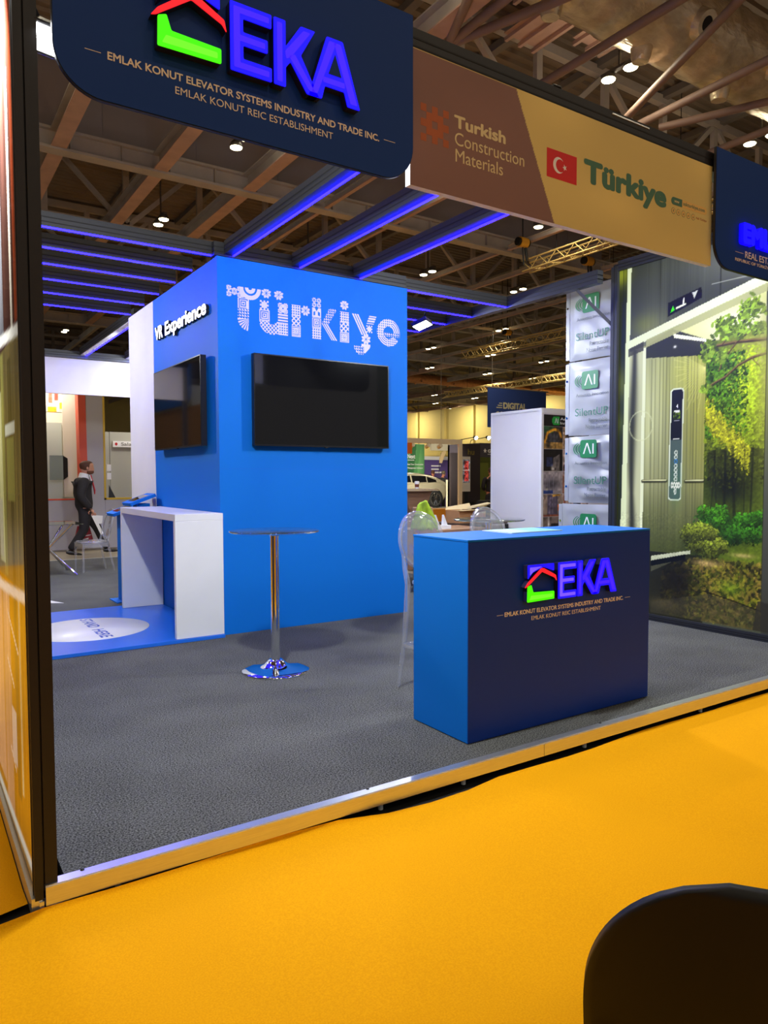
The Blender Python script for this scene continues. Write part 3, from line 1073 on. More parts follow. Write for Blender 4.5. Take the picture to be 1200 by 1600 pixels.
for wd_, a_, b_ in (('VR', -7.97, -7.70), ('Experience', -7.62, -6.39)):
    t = text('raised_lettering', wd_, (2.347, 0, 0), LEFT, a_, b_, 2.893, 0.140, LIT_WHITE, tw, 0.032, 0.03, label='lit white letters standing proud of the side panel')
    t.data.materials.append(BLACK_PLASTIC)
    for p in t.data.polygons:
        if p.normal.x > -0.8 and p.center.x > 2.3175:
            p.material_index = 1

# pattern lettering: each letter is assembled from woven-motif blocks
C = 0.0028
UA, UB, VA, VB = 2.42, 4.31, 2.62, 3.135
PN, PM = int((UB - UA) / C), int((VB - VA) / C)
gu, gv = np.meshgrid(UA + (np.arange(PN) + 0.5) * C, VA + (np.arange(PM) + 0.5) * C)
M = np.zeros((PM, PN), bool)
def R(u0, u1, v0, v1):
    return (gu >= u0) & (gu < u1) & (gv >= v0) & (gv < v1)
def flower(cu, cv, r):
    x, y = gu - cu, gv - cv
    d, th = np.hypot(x, y), np.arctan2(y, x)
    dl = (th % (PI / 4)) - PI / 8
    t_ = np.clip(d / r, 0, 1)
    return (np.abs(d * np.sin(dl)) < 0.27 * r * np.sin(PI * t_ ** 1.25) ** 0.8 * (t_ < 1)) & (np.abs(d * np.sin(dl)) < d * math.tan(PI / 8) - 0.022 * r - 0.001)
def stripes(a, p, duty=0.55):
    q = gu * math.cos(a) + gv * math.sin(a)
    return (q / p) % 1 < duty
def dots(p, k=0.42):
    return np.hypot((gu / p) % 1 - 0.5, (gv / p) % 1 - 0.5) < k
def tri(p):
    return ((gu / p) % 1 + (gv / p) % 1) < 0.92
def plaid(p):
    return ((gu / p) % 1 < 0.5) | ((gv / p) % 1 < 0.42)
def diamond(p):
    a, b = ((gu + gv) / p) % 1, ((gu - gv) / p) % 1
    return (a < 0.36) | (b < 0.36)
def sq_ring(cu, cv, r, n=3):
    d = np.maximum(np.abs(gu - cu), np.abs(gv - cv)) / r
    return (d < 1) & ((d * n) % 1 > 0.42)
def cross8(cu, cv, r):
    a, b = np.abs(gu - cu) / r, np.abs(gv - cv) / r
    k = np.floor(a * 2.5 + 0.5) + np.floor(b * 2.5 + 0.5)
    return (np.maximum(a, b) < 1) & (k % 2 == 0) | ((a < 0.62) & (b < 0.62) & (np.maximum(a, b) > 0.2))
# T
bar_ = R(2.43, 2.60, 3.022, 3.122)
for a_, b_ in ((2.452, 3.046), (2.452, 3.100), (2.504, 3.073), (2.556, 3.046), (2.556, 3.100), (2.600, 3.06)):
    dq = np.hypot(gu - a_, gv - b_)
    M |= bar_ & (((dq < .0255) & (dq > .008) & ((np.arctan2(gv - b_, gu - a_) / (PI / 3)) % 1 > .16)) | (dq < .004))
M |= bar_ & (np.abs(np.abs(gu - 2.504) * 0.52 + np.abs(gv - 3.073) - 0.030) < .0035)
dd = np.hypot(gu - 2.655, gv - 3.121)
M |= (gv < 3.121) & (((dd < .105) & (dd > .068)) | ((dd < .05) & (dd > .018)))
M |= R(2.56, 2.59, 3.03, 3.118)
M |= R(2.535, 2.64, 2.93, 3.022) & (sq_ring(2.588, 2.975, .052, 3) | R(2.62, 2.64, 2.93, 3.0))
M |= R(2.535, 2.64, 2.845, 2.93) & tri(0.026)
th = np.arctan2(gv - 2.845, gu - 2.64)
M |= (np.hypot(gu - 2.64, gv - 2.845) < .108) & (gu < 2.64) & (gv < 2.845) & ((th / 0.26) % 1 < 0.6)
# u with two flowers
M |= flower(2.812, 3.098, .05) | flower(2.936, 3.098, .05)
M |= R(2.742, 2.843, 2.945, 3.03) & cross8(2.792, 2.987, .043)
M |= R(2.742, 2.843, 2.845, 2.945) & sq_ring(2.792, 2.895, .05, 3)
M |= R(2.928, 3.028, 2.935, 3.03) & (flower(2.952, 3.005, .03) | flower(3.004, 3.005, .03) | flower(2.952, 2.955, .03) | flower(3.004, 2.955, .03) | sq_ring(2.978, 2.98, .03, 2))
M |= R(2.928, 3.028, 2.845, 2.935) & stripes(PI / 2, 0.026, 0.62)
M |= R(2.93, 3.028, 2.735, 2.845) & plaid(0.024)
db = np.hypot((gu - 2.868) / 1.06, gv - 2.85)
M |= (gv < 2.85) & (db < .122) & (db > .03) & (gu < 2.945) & (gu > 2.742) & diamond(0.036)
# r
M |= R(3.066, 3.16, 2.925, 3.03) & plaid(0.024)
M |= R(3.066, 3.16, 2.835, 2.925) & diamond(0.045)
M |= R(3.066, 3.16, 2.735, 2.832) & (sq_ring(3.113, 2.783, .047, 4) | dots(.02, .3))
M |= flower(3.212, 2.988, .05)
# k
M |= R(3.283, 3.378, 3.035, 3.125) & (flower(3.305, 3.10, .026) | flower(3.356, 3.10, .026) | flower(3.305, 3.055, .026) | flower(3.356, 3.055, .026))
M |= R(3.283, 3.378, 2.94, 3.03) & (np.abs(gu - 3.33) + (3.03 - gv) * 0.6 > .02) & ~((np.abs(np.abs(gu - 3.33) - .024) < .011) & (np.abs(gv - 2.985 + 0.4 * np.abs(gu - 3.33)) < .018))
M |= R(3.283, 3.378, 2.845, 2.935) & sq_ring(3.33, 2.89, .047, 3)
M |= R(3.283, 3.378, 2.738, 2.842) & plaid(0.024)
q = (gv - 2.89) * 0.62
M |= (gv > 2.89) & (gv < 3.04) & (gu > 3.385 + q * 0.9) & (gu < 3.46 + q) & tri(0.024)
q = (2.89 - gv) * 0.72
M |= (gv < 2.89) & (gv > 2.74) & (gu > 3.385 + q) & (gu < 3.455 + q) & (((gu - (2.89 - gv) * 0.72) / 0.026) % 1 < .6)
# i
M |= flower(3.637, 3.095, .05)
M |= R(3.588, 3.688, 2.925, 3.03) & plaid(0.024)
M |= R(3.588, 3.688, 2.835, 2.925) & diamond(0.047)
M |= R(3.588, 3.688, 2.735, 2.832) & (sq_ring(3.638, 2.783, .049, 4) | dots(.02, .3))
# y
q = (3.025 - gv) * 0.56
M |= (gv < 3.025) & (gv > 2.83) & (gu > 3.722 + q) & (gu < 3.805 + q) & (((gu - (3.025 - gv) * 0.56) / 0.028) % 1 < .62)
q = (3.025 - gv) * 0.42
M |= (gv < 3.025) & (gv > 2.945) & (gu > 3.925 - q) & (gu < 4.01 - q) & stripes(PI / 2, 0.026, 0.62)
M |= cross8(3.925, 2.895, .036)
M |= flower(3.885, 2.79, .056)
M |= R(3.83, 3.935, 2.715, 2.74) | (R(3.86, 3.93, 2.65, 2.715) & (gu - 3.86 < (gv - 2.635)))
M |= R(3.745, 3.855, 2.635, 2.715) & tri(0.026) & (np.hypot(gu - 3.845, gv - 2.72) < .1)
# e
de, te = np.hypot(gu - 4.155, gv - 2.882), np.arctan2(gv - 2.882, gu - 4.155)
ring = (de < .138) & (de > .062)
M |= ring & (te > 0) & (te < 1.1) & ((de / 0.022) % 1 < .6)
M |= ring & (te >= 1.1) & plaid(0.024)
M |= ring & ((te < -2.6)) & plaid(0.024)
M |= ring & (te >= -2.6) & (te < -1.7) & ((de / 0.02) % 1 < .6)
M |= ring & (te >= -1.7) & (te < -0.55) & dots(.022, .44)
M |= R(4.09, 4.293, 2.845, 2.885) & tri(0.026)
mb = MB()
for j in range(PM):
    i = 0
    while i < PN:
        if M[j, i]:
            k = i
            while k < PN and M[j, k]:
                k += 1
            x0, x1, z0 = UA + i * C, UA + k * C, VA + j * C
            mb.add([(x0, 6.1785, z0), (x1, 6.1785, z0), (x1, 6.1785, z0 + C), (x0, 6.1785, z0 + C)], [(0, 1, 2, 3)])
            i = k
        else:
            i += 1
obj('pattern_lettering', mb, PATTERN_WHITE, tw, label='pale lettering built from woven folk motifs')


# ------------------------------------------------------------------ screens on the tower
def screen(label, frame, org, w, h, depth=0.055):
    U, V, N = frame
    t = thing('television', label, 'television', Vector(org) - N * 0.0)
    o = Vector(org)
    obj('casing', MB().prism(round_rect(0, w, 0, h, 0.006, 3), o - N * depth, U, V, N, depth - 0.006), BLACK_PLASTIC, t)
    obj('bezel', MB().prism(round_rect(0, w, 0, h, 0.006, 3), o - N * 0.006, U, V, N, 0.006), mat('bezel_dark', (34, 34, 36), 0.3, 0.6), t)
    obj('display_panel', MB().prism(round_rect(0.010, w - 0.010, 0.016, h - 0.010, 0.003, 2), o, U, V, N, 0.0015), BLACK_GLOSS, t)
    obj('wall_mount', MB().prism(round_rect(w * .3, w * .7, h * .3, h * .7, 0.01, 2), o - N * (depth + 0.03), U, V, N, 0.03), BLACK_PLASTIC, t)
    obj('sensor', MB().prism(round_rect(w * .5, w * .5 + 0.03, -0.008, 0.0, 0.003, 2), o - N * 0.02, U, V, N, 0.02), BLACK_PLASTIC, t)
    return t


screen('large black television on the front of the blue tower, under the pattern lettering', FRONT, (2.645, 6.095, 1.705), 1.455, 0.828)
screen('large black television on the left side of the blue tower, above the white desk', LEFT, (2.265, 7.868, 1.708), 1.455, 0.822)

# ------------------------------------------------------------------ white desk, blue platform
pf = thing('floor_platform', 'low blue platform with a white disc to stand on, beside the blue tower', 'platform', (1.4, 7.1, 0))
obj('platform_board', MB().box(0.44, 2.344, 6.085, 8.10, 0.001, 0.03), PLAT_BLUE, pf, 0.002)
cu, cv = 1.385, 7.01
disc = obj('white_disc', MB().lathe([(0.53, 0.030), (0.53, 0.0315), (0.001, 0.0315)], (cu, cv, 0), 64), mat('white_vinyl', (240, 240, 240), 0.4), pf)
text('disc_lettering', 'STAND', (0, 0, 0.0318), UPX, -7.50, -7.05, 1.395, 0.105, mat('blue_lettering', (30, 80, 190), 0.5), disc, 0.02, 0)
text('disc_lettering', 'HERE', (0, 0, 0.0318), UPX, -6.94, -6.55, 1.395, 0.105, MATS['blue_lettering'], disc, 0.02, 0)
dk = thing('white_desk', 'white waterfall desk with two panel legs, against the left side of the blue tower', 'desk', (2.12, 7.0, 0.03))
obj('desk_top', MB().box(1.915, 2.343, 6.105, 7.965, 1.045, 1.105), WHITE, dk, 0.003)
obj('leg', MB().box(1.915, 2.343, 6.105, 6.155, 0.031, 1.045), WHITE, dk, 0.003)
obj('leg', MB().box(1.915, 2.343, 7.915, 7.965, 0.031, 1.045), WHITE, dk, 0.003)
# tablet kiosks behind the desk
def kiosk(label, x, y, h):
    t = thing('tablet_kiosk', label, 'kiosk', (x, y, 0))
    obj('post', MB().box(x - 0.07, x + 0.07, y - 0.09, y + 0.09, 0.0, h - 0.03), BLUE, t, 0.004)
    o, U, V, N = Vector((x - 0.16, y + 0.17, h - 0.055)), Vector((0, -1, 0)), Vector((0.94, 0, 0.34)).normalized(), Vector((-0.34, 0, 0.94)).normalized()
    hd = obj('slanted_head', MB().prism(round_rect(0, 0.34, 0, 0.30, 0.02, 4), o, U, V, N, 0.035), BLUE, t, 0.003)
    obj('tablet_screen', MB().prism(round_rect(0.05, 0.29, 0.06, 0.24, 0.01, 3), o + N * 0.035, U, V, N, 0.002), BLACK_GLOSS, hd)
    obj('base_plate', MB().box(x - 0.15, x + 0.15, y - 0.17, y + 0.17, 0.0, 0.012), BLUE, t)
    return t


kiosk('blue tablet kiosk whose post and sloping head stick out left of the white desk', 2.12, 8.60, 1.035)
kiosk('blue tablet kiosk whose sloping head shows above the far end of the white desk', 2.19, 8.16, 1.165)

# ------------------------------------------------------------------ fascia signs
def logo(parent, org, sx, sz, depth, lit_red=LIT_RED):
    """house emblem and three letters, raised and lit; org = bottom-left of the first letter on the sign face (faces -y)"""
    o = Vector(org)
    U, V, N = FRONT
    S = lambda pts: [(p[0] * sx, p[1] * sz) for p in pts]
    E = [(0, 0), (.15, 0), (.15, .043), (.046, .043), (.046, .084), (.135, .084), (.135, .124), (.046, .124), (.046, .165), (.15, .165), (.15, .208), (0, .208)]
    K = [(.158, 0), (.203, 0), (.203, .062), (.222, .084), (.285, 0), (.333, 0), (.262, .115), (.319, .208), (.262, .208), (.203, .128), (.203, .208), (.158, .208)]
    A = [(.292, 0), (.345, 0), (.358, .045), (.438, .045), (.452, 0), (.506, 0), (.433, .208), (.366, .208)]
    hole = [(.372, .088), (.426, .088), (.400, .158)]
    top = [(-.238, .13), (-.205, .165), (-.12, .192), (-.035, .165), (-.035, .208), (-.24, .208)]
    red = [(-.262, .083), (-.245, .088), (-.13, .165), (-.028, .125), (-.012, .105), (-.02, .14), (-.118, .186), (-.135, .186), (-.24, .11)]
    green = [(-.242, .002), (-.032, .006), (-.032, .05), (-.197, .055), (-.212, .098), (-.24, .088)]
    cores = {'E': [[(.012, .012), (.14, .012), (.14, .03), (.034, .03), (.034, .095), (.125, .095), (.125, .113), (.034, .113), (.034, .178), (.14, .178), (.14, .196), (.012, .196)]],
             'K': [[(.17, .012), (.19, .012), (.19, .196), (.17, .196)], [(.205, .09), (.222, .098), (.3, .196), (.272, .196), (.2, .112)], [(.215, .1), (.238, .112), (.318, .012), (.294, .012)]],
             'A': [[(.304, .012), (.326, .012), (.405, .196), (.376, .196)], [(.395, .196), (.424, .196), (.494, .012), (.464, .012)], [(.35, .056), (.35, .074), (.44, .074), (.44, .056)]]}
    def part(name, pts, face, core=None, hole=None):
        sp = soften(S(pts), 0.006)
        b = obj(name, MB().prism(sp, o + N * 0.001, U, V, N, depth), mat('letter_side_dark', (26, 24, 60), 0.4) if 'letter_side_dark' not in MATS else MATS['letter_side_dark'], parent)
        mb = MB().prism(sp, o + N * (depth + 0.001), U, V, N, 0.004)
        obj('lit_face', mb, face, b)
        if core:
            mb = MB()
            for c in core:
                mb.prism(soften(S(c), 0.005), o + N * (depth + 0.005), U, V, N, 0.0008)
            obj('lit_core', mb, core_m[0], b)
        if hole:
            obj('counter_hole', MB().prism(S(hole), o + N * (depth + 0.0052), U, V, N, 0.0012), SIGN_NAVY, b)
        return b
    core_m = [LIT_BLUE3 if sx < 1.05 else LIT_BLUE2]
    part('letter_e', E, LIT_BLUE, cores['E'])
    core_m[0] = LIT_BLUE2
    part('letter_k', K, LIT_BLUE, cores['K'])
    part('letter_a', A, LIT_BLUE, cores['A'], hole)
    core_m[0] = LIT_BLUE3
    part('emblem_top', top, LIT_BLUE, [[(-.225, .150), (-.195, .172), (-.13, .195), (-.225, .195)]])
    part('emblem_roof', red, lit_red)
    core_m[0] = LIT_GREEN2
    part('emblem_wall', green, LIT_GREEN, [[(-.228, .014), (-.045, .018), (-.045, .036), (-.215, .038)]])


sg = thing('hanging_sign', 'big navy sign board with rounded lower corners and lit blue letters, on the front fascia', 'sign', (1.16, 2.67, 2.69))
KX = 2.66 / 2.6
kx = lambda x: x * KX
kz = lambda z: 1.42 + (z - 1.42) * KX
def sign_board(root, x0, x1, z0, r):
    obj('board', MB().prism(round_rect(kx(x0), kx(x1), kz(z0), 3.44, kx(r), 12, (1, 1, 0, 0)), (0, 2.678, 0), *FRONT, 0.018), SIGN_NAVY, root)
    obj('edge_trim', MB().prism(round_rect(kx(x0) - 0.003, kx(x1) + 0.003, kz(z0) - 0.003, 3.443, kx(r) + 0.003, 12, (1, 1, 0, 0)), (0, 2.679, 0), *FRONT, 0.016), BLACK_ALU, root)
    for q in (0.15, 0.85):
        x = kx(x0) + (kx(x1) - kx(x0)) * q
        obj('standoff', MB().box(x - 0.03, x + 0.03, 2.679, 2.706, 3.33, 3.40), BLACK_ALU, root)
sign_board(sg, 0.445, 1.878, 2.686, 0.155)
logo(sg, (kx(1.034), 2.66, kz(2.90)), 1.09 * KX, 1.175 * KX, 0.036)
SY = 2.6595
text('company_lettering', 'EMLAK KONUT ELEVATOR SYSTEMS INDUSTRY AND TRADE INC.', (0, SY, 0), FRONT, kx(0.613), kx(1.703), kz(2.823), 0.0272, GOLD_TEXT, sg, 0.022, 0.0008)
text('establishment_lettering', 'EMLAK KONUT REIC ESTABLISHMENT', (0, SY, 0), FRONT, kx(0.842), kx(1.481), kz(2.776), 0.0262, GOLD_TEXT, sg, 0, 0.0008)
obj('rule_line', MB().box(kx(0.541), kx(0.592), SY - 0.0005, SY + 0.0003, kz(2.8365), kz(2.8385)).box(kx(1.727), kx(1.784), SY - 0.0005, SY + 0.0003, kz(2.8365), kz(2.8385)), GOLD_TEXT, sg)

# the beige and brown banner
bn = thing('banner_board', 'brown and beige banner board on the front fascia, between the two navy signs', 'banner', (3.08, 2.70, 2.73))
obj('board', MB().box(1.934, 4.238, 2.700, 2.735, 2.730, 3.335), WHITE, bn)
art = Art(2.304, 0.605, 0.0055, (222, 200, 122))
art.poly([(0, 0), (0.919, 0), (0.643, 0.605), (0, 0.605)], (134, 98, 90))
art.noise(0.03, 0.5, 0.3)
art.build('printed_face', (1.934, 2.6992, 2.730), FRONT, print_mat('banner_print', 0, 0.6), bn)
OR = mat('orange_motif', (176, 92, 44), 0.6)
mb = MB()
px, pz = 0.0323, 0.0330
for j, row in enumerate(("#.#.#", ".###.", "##.##", ".###.", "#.#.#")):
    for i, ch in enumerate(row):
        if ch == '#':
            x, z = 1.992 + i * px, 3.106 - (j + 1) * pz
            mb.box(x, x + px, 2.6984, 2.6990, z, z + pz)
obj('orange_motif', mb, OR, bn)
BT = mat('pale_beige_lettering', (224, 208, 160), 0.6)
FY = (0, 2.6988, 0)
text('banner_lettering', 'Turkish', FY, FRONT, 2.186, 2.509, 3.046, 0.058, BT, bn, 0.035, 0.0006)
text('banner_lettering', 'Construction', FY, FRONT, 2.190, 2.635, 2.968, 0.058, BT, bn, 0.0, 0.0006)
text('banner_lettering', 'Materials', FY, FRONT, 2.194, 2.492, 2.892, 0.058, BT, bn, 0.0, 0.0006)
fl = obj('flag_panel', MB().box(2.794, 3.016, 2.6980, 2.6990, 2.959, 3.103), mat('flag_red', (214, 30, 28), 0.6), bn)
cr_ = []
c0, c1 = (2.880, 3.031), (2.892, 3.031)
R0, R1 = 0.041, 0.0325
pts = [(c0[0] + R0 * math.cos(a), c0[1] + R0 * math.sin(a)) for a in np.linspace(0.70, 2 * PI - 0.70, 30)]
pts2 = [(c1[0] + R1 * math.cos(a), c1[1] + R1 * math.sin(a)) for a in np.linspace(2 * PI - 0.93, 0.93, 30)]
obj('crescent', MB().prism(pts + pts2, (0, 2.698, 0), *FRONT, 0.0006), TEXT_WHITE, fl)
star = [(2.925 + (0.017 if i % 2 == 0 else 0.007) * math.cos(PI + i * PI / 5), 3.028 + (0.017 if i % 2 == 0 else 0.007) * math.sin(PI + i * PI / 5)) for i in range(10)]
obj('star', MB().prism(star, (0, 2.698, 0), *FRONT, 0.0006), TEXT_WHITE, fl)
GRN = mat('teal_lettering', (70, 116, 96), 0.6)
text('country_lettering', 'Türkiye', FY, FRONT, 3.072, 3.784, 2.990, 0.125, GRN, bn, 0.05, 0.0006)
pill = obj('web_pill', MB().prism(round_rect(3.83, 4.186, 3.028, 3.072, 0.021, 6), (0, 2.6988, 0), *FRONT, 0.0004), mat('pill_beige', (226, 186, 104), 0.6), bn)
obj('pill_cap', MB().prism(round_rect(3.83, 3.935, 3.028, 3.072, 0.021, 6, (1, 0, 0, 1)), (0, 2.6983, 0), *FRONT, 0.0006), GRN, pill)
text('web_lettering', 'www', (0, 2.6976, 0), FRONT, 3.858, 3.905, 3.043, 0.018, BT, pill, 0.02, 0.0003)
text('web_lettering', 'askturkiye.com', (0, 2.6983, 0), FRONT, 3.945, 4.165, 3.042, 0.022, GRN, pill, 0.01, 0.0004)
for i, ch in enumerate('ftioin'[:5]):
    x = 3.852 + i * 0.049
    ic = obj('social_icon', MB().prism([(x + 0.019 * math.cos(a), 2.992 + 0.019 * math.sin(a)) for a in np.linspace(0, 2 * PI, 25)[:-1]], (0, 2.6989, 0), *FRONT, 0.0003), GRN, bn)
    obj('icon_disc', MB().prism([(x + 0.0165 * math.cos(a), 2.992 + 0.0165 * math.sin(a)) for a in np.linspace(0, 2 * PI, 25)[:-1]], (0, 2.6986, 0), *FRONT, 0.0004), MATS['pill_beige'], ic)
    text('icon_glyph', 'ftoon'[i], (0, 2.6982, 0), FRONT, x - 0.005, x + 0.006, 2.985, 0.015, GRN, ic, 0.03, 0.0003)
text('handle_lettering', 'Ask Türkiye', FY, FRONT, 4.076, 4.186, 2.987, 0.014, OR, bn, 0, 0.0004)

sr_ = thing('hanging_sign', 'navy sign board with a rounded corner at the right edge, its lit letters cut off', 'sign', (4.9, 2.67, 2.70))
sign_board(sr_, 4.128, 5.9, 2.692, 0.15)
text('lit_lettering', 'EMLAK KONUT', (0, SY, 0), FRONT, kx(4.375), kx(5.62), kz(2.862), 0.131, LIT_BLUE, sr_, 0.07, 0.03)
text('company_lettering', 'REAL ESTATE INVESTMENT COMPANY', (0, SY, 0), FRONT, kx(4.448), kx(5.55), kz(2.790), 0.041, GOLD_TEXT, sr_, 0.01, 0.0008)
text('ministry_lettering', 'REPUBLIC OF TÜRKİYE MINISTRY OF ENVIRONMENT AND URBANISATION', (0, SY, 0), FRONT, kx(4.340), kx(5.66), kz(2.757), 0.018, GOLD_TEXT, sr_, 0.01, 0.0008)
obj('rule_line', MB().box(kx(4.34), kx(4.43), SY - 0.0005, SY + 0.0003, kz(2.8105), kz(2.8125)), GOLD_TEXT, sr_)

# ------------------------------------------------------------------ reception counter
ct = thing('reception_counter', 'blue box counter with a lit house emblem and letters on its front', 'counter', (3.2, 3.14, 0))
obj('counter_body', MB().box(2.452, 3.958, 2.906, 3.392, 0.004, 1.075), BLUE, ct, 0.003)
obj('front_panel_or_shade_sheet', MB().box(2.453, 3.957, 2.9035, 2.9065, 0.006, 1.0745), COUNTER_SHADED, ct)  # thin sheet in the darkened blue, shade painted on the front
obj('counter_top', MB().box(2.450, 3.960, 2.904, 3.394, 1.0755, 1.088), BLUE, ct, 0.002)
logo(ct, (3.088, 2.9033, 0.724), 1.0, 1.0, 0.032)
text('company_lettering', 'EMLAK KONUT ELEVATOR SYSTEMS INDUSTRY AND TRADE INC.', (0, 2.9032, 0), FRONT, 2.711, 3.701, 0.656, 0.0245, GOLD_TEXT, ct, 0.022, 0.0008)
text('establishment_lettering', 'EMLAK KONUT REIC ESTABLISHMENT', (0, 2.9032, 0), FRONT, 2.914, 3.494, 0.616, 0.0225, GOLD_TEXT, ct, -0.008, 0.0008)
obj('rule_line', MB().box(2.655, 2.700, 2.9026, 2.9034, 0.667, 0.669).box(3.719, 3.769, 2.9026, 2.9034, 0.667, 0.669), GOLD_TEXT, ct)
art = Art(0.42, 0.30, 0.006, (150, 226, 214))
art.rect(0.03, 0.19, 0.03, 0.27, (196, 240, 206)).rect(0.23, 0.39, 0.05, 0.24, (128, 214, 220)).glow(0.3, 0.15, 0.06, 0.05, (210, 240, 200))
lf = thing('leaflet', 'pale aqua leaflet lying flat on the counter top', 'leaflet', (3.16, 3.2, 1.088))
obj('sheet', MB().box(2.935, 3.355, 3.085, 3.345, 1.0885, 1.0935), WHITE, lf)
art = Art(0.42, 0.26, 0.006, (150, 226, 214)).rect(0.03, 0.19, 0.03, 0.23, (196, 240, 206)).rect(0.23, 0.39, 0.05, 0.21, (128, 214, 220))
art.build('print', (2.935, 3.085, 1.094), (Vector((1, 0, 0)), Vector((0, 1, 0)), Vector((0, 0, 1))), print_mat('leaflet_print', 0, 0.3), lf)

# ------------------------------------------------------------------ backlit forest picture on the right wall
mu = thing('picture_light_box', 'tall backlit picture of a lift car opening onto green forest, right of the counter', 'light box', (6.15, 3.8, 0))
obj('corner_post', beam('b', 6.10, 6.165, 4.905, 4.985, 0, 3.55), [DARK_ALU, GROOVE], mu)
obj('bottom_rail', beam('b', 6.105, 6.165, 2.74, 4.905, 0.0, 0.062), [DARK_ALU, GROOVE], mu)
obj('top_rail', beam('b', 6.105, 6.165, 2.82, 4.905, 3.50, 3.60), [DARK_ALU, GROOVE], mu)
obj('box_back', MB().box(6.135, 6.24, 2.76, 4.985, 0, 3.58), DARK_ALU, mu)
W_, H_ = 2.15, 3.45
art = Art(W_, H_, 0.0072, (70, 74, 58))
U, V = art.U, art.V
# upper cladding of the lift front
art.rect(0, W_, 2.6, 4, (50, 54, 48)).glow(0.32, 2.85, 0.18, 0.1, (96, 104, 34), 0.7).glow(1.35, 3.35, 0.5, 0.25, (150, 152, 146), 0.75).glow(0.9, 3.5, 0.5, 0.3, (92, 96, 92), 0.6)
art.rect(0, 0.10, 0, 4, (40, 46, 24)).glow(0.02, 3.4, 0.1, 0.12, (146, 156, 40), 0.9).glow(0.05, 2.3, 0.05, 0.16, (110, 116, 50), 0.7).glow(0.04, 1.9, 0.05, 0.1, (96, 110, 40), 0.5)
for s_ in (0.05, 0.48, 1.1):
    art.line([(s_, 2.65), (s_, 3.45)], 0.006, (30, 32, 28), 0.8)
art.line([(1.02, 3.09), (1.6, 3.085), (2.1, 3.08)], 0.006, (200, 204, 190), 0.6)
# car wall, brushed metal
art.rect(0.30, 0.985, 0.5, 2.64, (128, 130, 84))
art.glow(0.42, 2.05, 0.22, 0.75, (196, 200, 150), 0.9).glow(0.82, 2.35, 0.3, 0.35, (186, 190, 92), 0.8).glow(0.98, 1.9, 0.2, 0.6, (170, 168, 66), 0.65)
art.blend(np.clip((1.25 - V) / 0.6, 0, 1) * ((U > 0.3) & (U < 0.985)) * 0.85, (62, 70, 28))
art.noise(0.05, 0.012, 0.9, ((U > 0.3) & (U < 0.985)) * 1.0)
for s_ in (0.40, 0.44, 0.49, 0.53, 0.565, 0.60, 0.79, 0.83, 0.86, 0.89):
    art.line([(s_, 0.75), (s_, 2.5)], 0.005, (72, 74, 46), 0.6)
# rays of light from the forest corner
for k in range(26):
    a = math.radians(150 + k * 5.5)
    L = random.uniform(0.2, 0.42)
    art.line([(0.97, 2.35), (0.97 + L * math.cos(a), 2.35 + L * math.sin(a))], 0.006, (226, 224, 132), 0.35)
art.rect(0, 0.985, 0.0, 0.62, (34, 34, 22))
# dark soffit, bright ceiling
art.poly([(0.33, 2.64), (0.62, 2.76), (0.985, 2.62), (0.985, 2.46), (0.33, 2.52)], (46, 48, 34))
art.glow(0.65, 2.585, 0.016, 0.012, (250, 250, 240))
art.poly([(0.62, 2.755), (1.52, 3.0), (1.52, 2.5), (0.985, 2.6)], (216, 218, 150)).glow(1.25, 2.72, 0.3, 0.12, (246, 244, 206), 0.9)
art.poly([(0.62, 2.735), (0.66, 2.70), (1.0, 2.60), (1.0, 2.575), (0.64, 2.67)], (246, 248, 214))
# pale door frame
art.poly([(0.10, 2.60), (0.30, 2.64), (0.30, 0.3), (0.06, 0.3)], (196, 200, 158))
jam = 0.185 + 0.012 * np.sin(V * 3)
art.blend(np.exp(-((U - jam) / (0.028 + 0.022 * np.abs(np.sin(V * 2.3 + 0.4)))) ** 2) * ((V < 2.62) & (V > 0.3) & (U < 0.3) & (U > 0.1)) * 0.92, (40, 40, 30))
art.poly([(0.29, 2.62), (0.33, 2.63), (0.312, 0.3), (0.285, 0.3)], (228, 234, 196))
art.poly([(0.10, 3.46), (0.145, 3.46), (0.128, 2.0), (0.11, 0.3), (0.03, 0.3), (0.06, 1.2)], (222, 232, 186))
art.poly([(0.11, 2.715), (1.55, 3.09), (2.15, 3.24), (2.15, 3.12), (1.55, 2.99), (0.11, 2.635)], (226, 236, 196))
art.poly([(0.33, 2.70), (1.55, 3.0), (1.55, 2.93), (0.33, 2.625)], (170, 172, 120), 0.9)
art.poly([(0.12, 2.64), (0.30, 2.69), (0.30, 2.60), (0.12, 2.56)], (52, 52, 40), 0.8)
# forest
fo = (U > 0.97) & (U < 1.53) & (V < 2.64) & (V > 0.02)
fo = fo & ~((V > 2.50) & (U < 1.1) & (V > 2.9 - 0.3 * U))
art.blend(fo * 1.0, (96, 116, 24))
art.blend(fo * np.exp(-((U - 1.5) / 0.28) ** 2 - ((V - 2.15) / 0.55) ** 2) * 0.95, (206, 206, 92))
art.blend(fo * np.exp(-((U - 1.22) / 0.30) ** 2 - ((V - 1.30) / 0.27) ** 2) * 0.98, (18, 22, 8))
art.blend(fo * np.clip((0.62 - V) / 0.06, 0, 1), (112, 98, 34))
rg = random.Random(4)
def green(u, v):
    lit = 0.45 + 0.55 * math.exp(-((u - 1.38) / 0.3) ** 2 - ((v - 2.25) / 0.55) ** 2) + rg.uniform(-0.25, 0.3)
    if 1.02 < v < 1.6 and u > 1.0:
        lit *= 0.42
    lit = max(0.06, lit)
    return (min(255, 168 * lit + 14), min(255, 196 * lit + 14), 30 * lit + 4)
art.leaves(6000, lambda: (rg.uniform(0.98, 1.52), rg.triangular(1.25, 2.5, 2.0)), 0.017, green, 0.85)
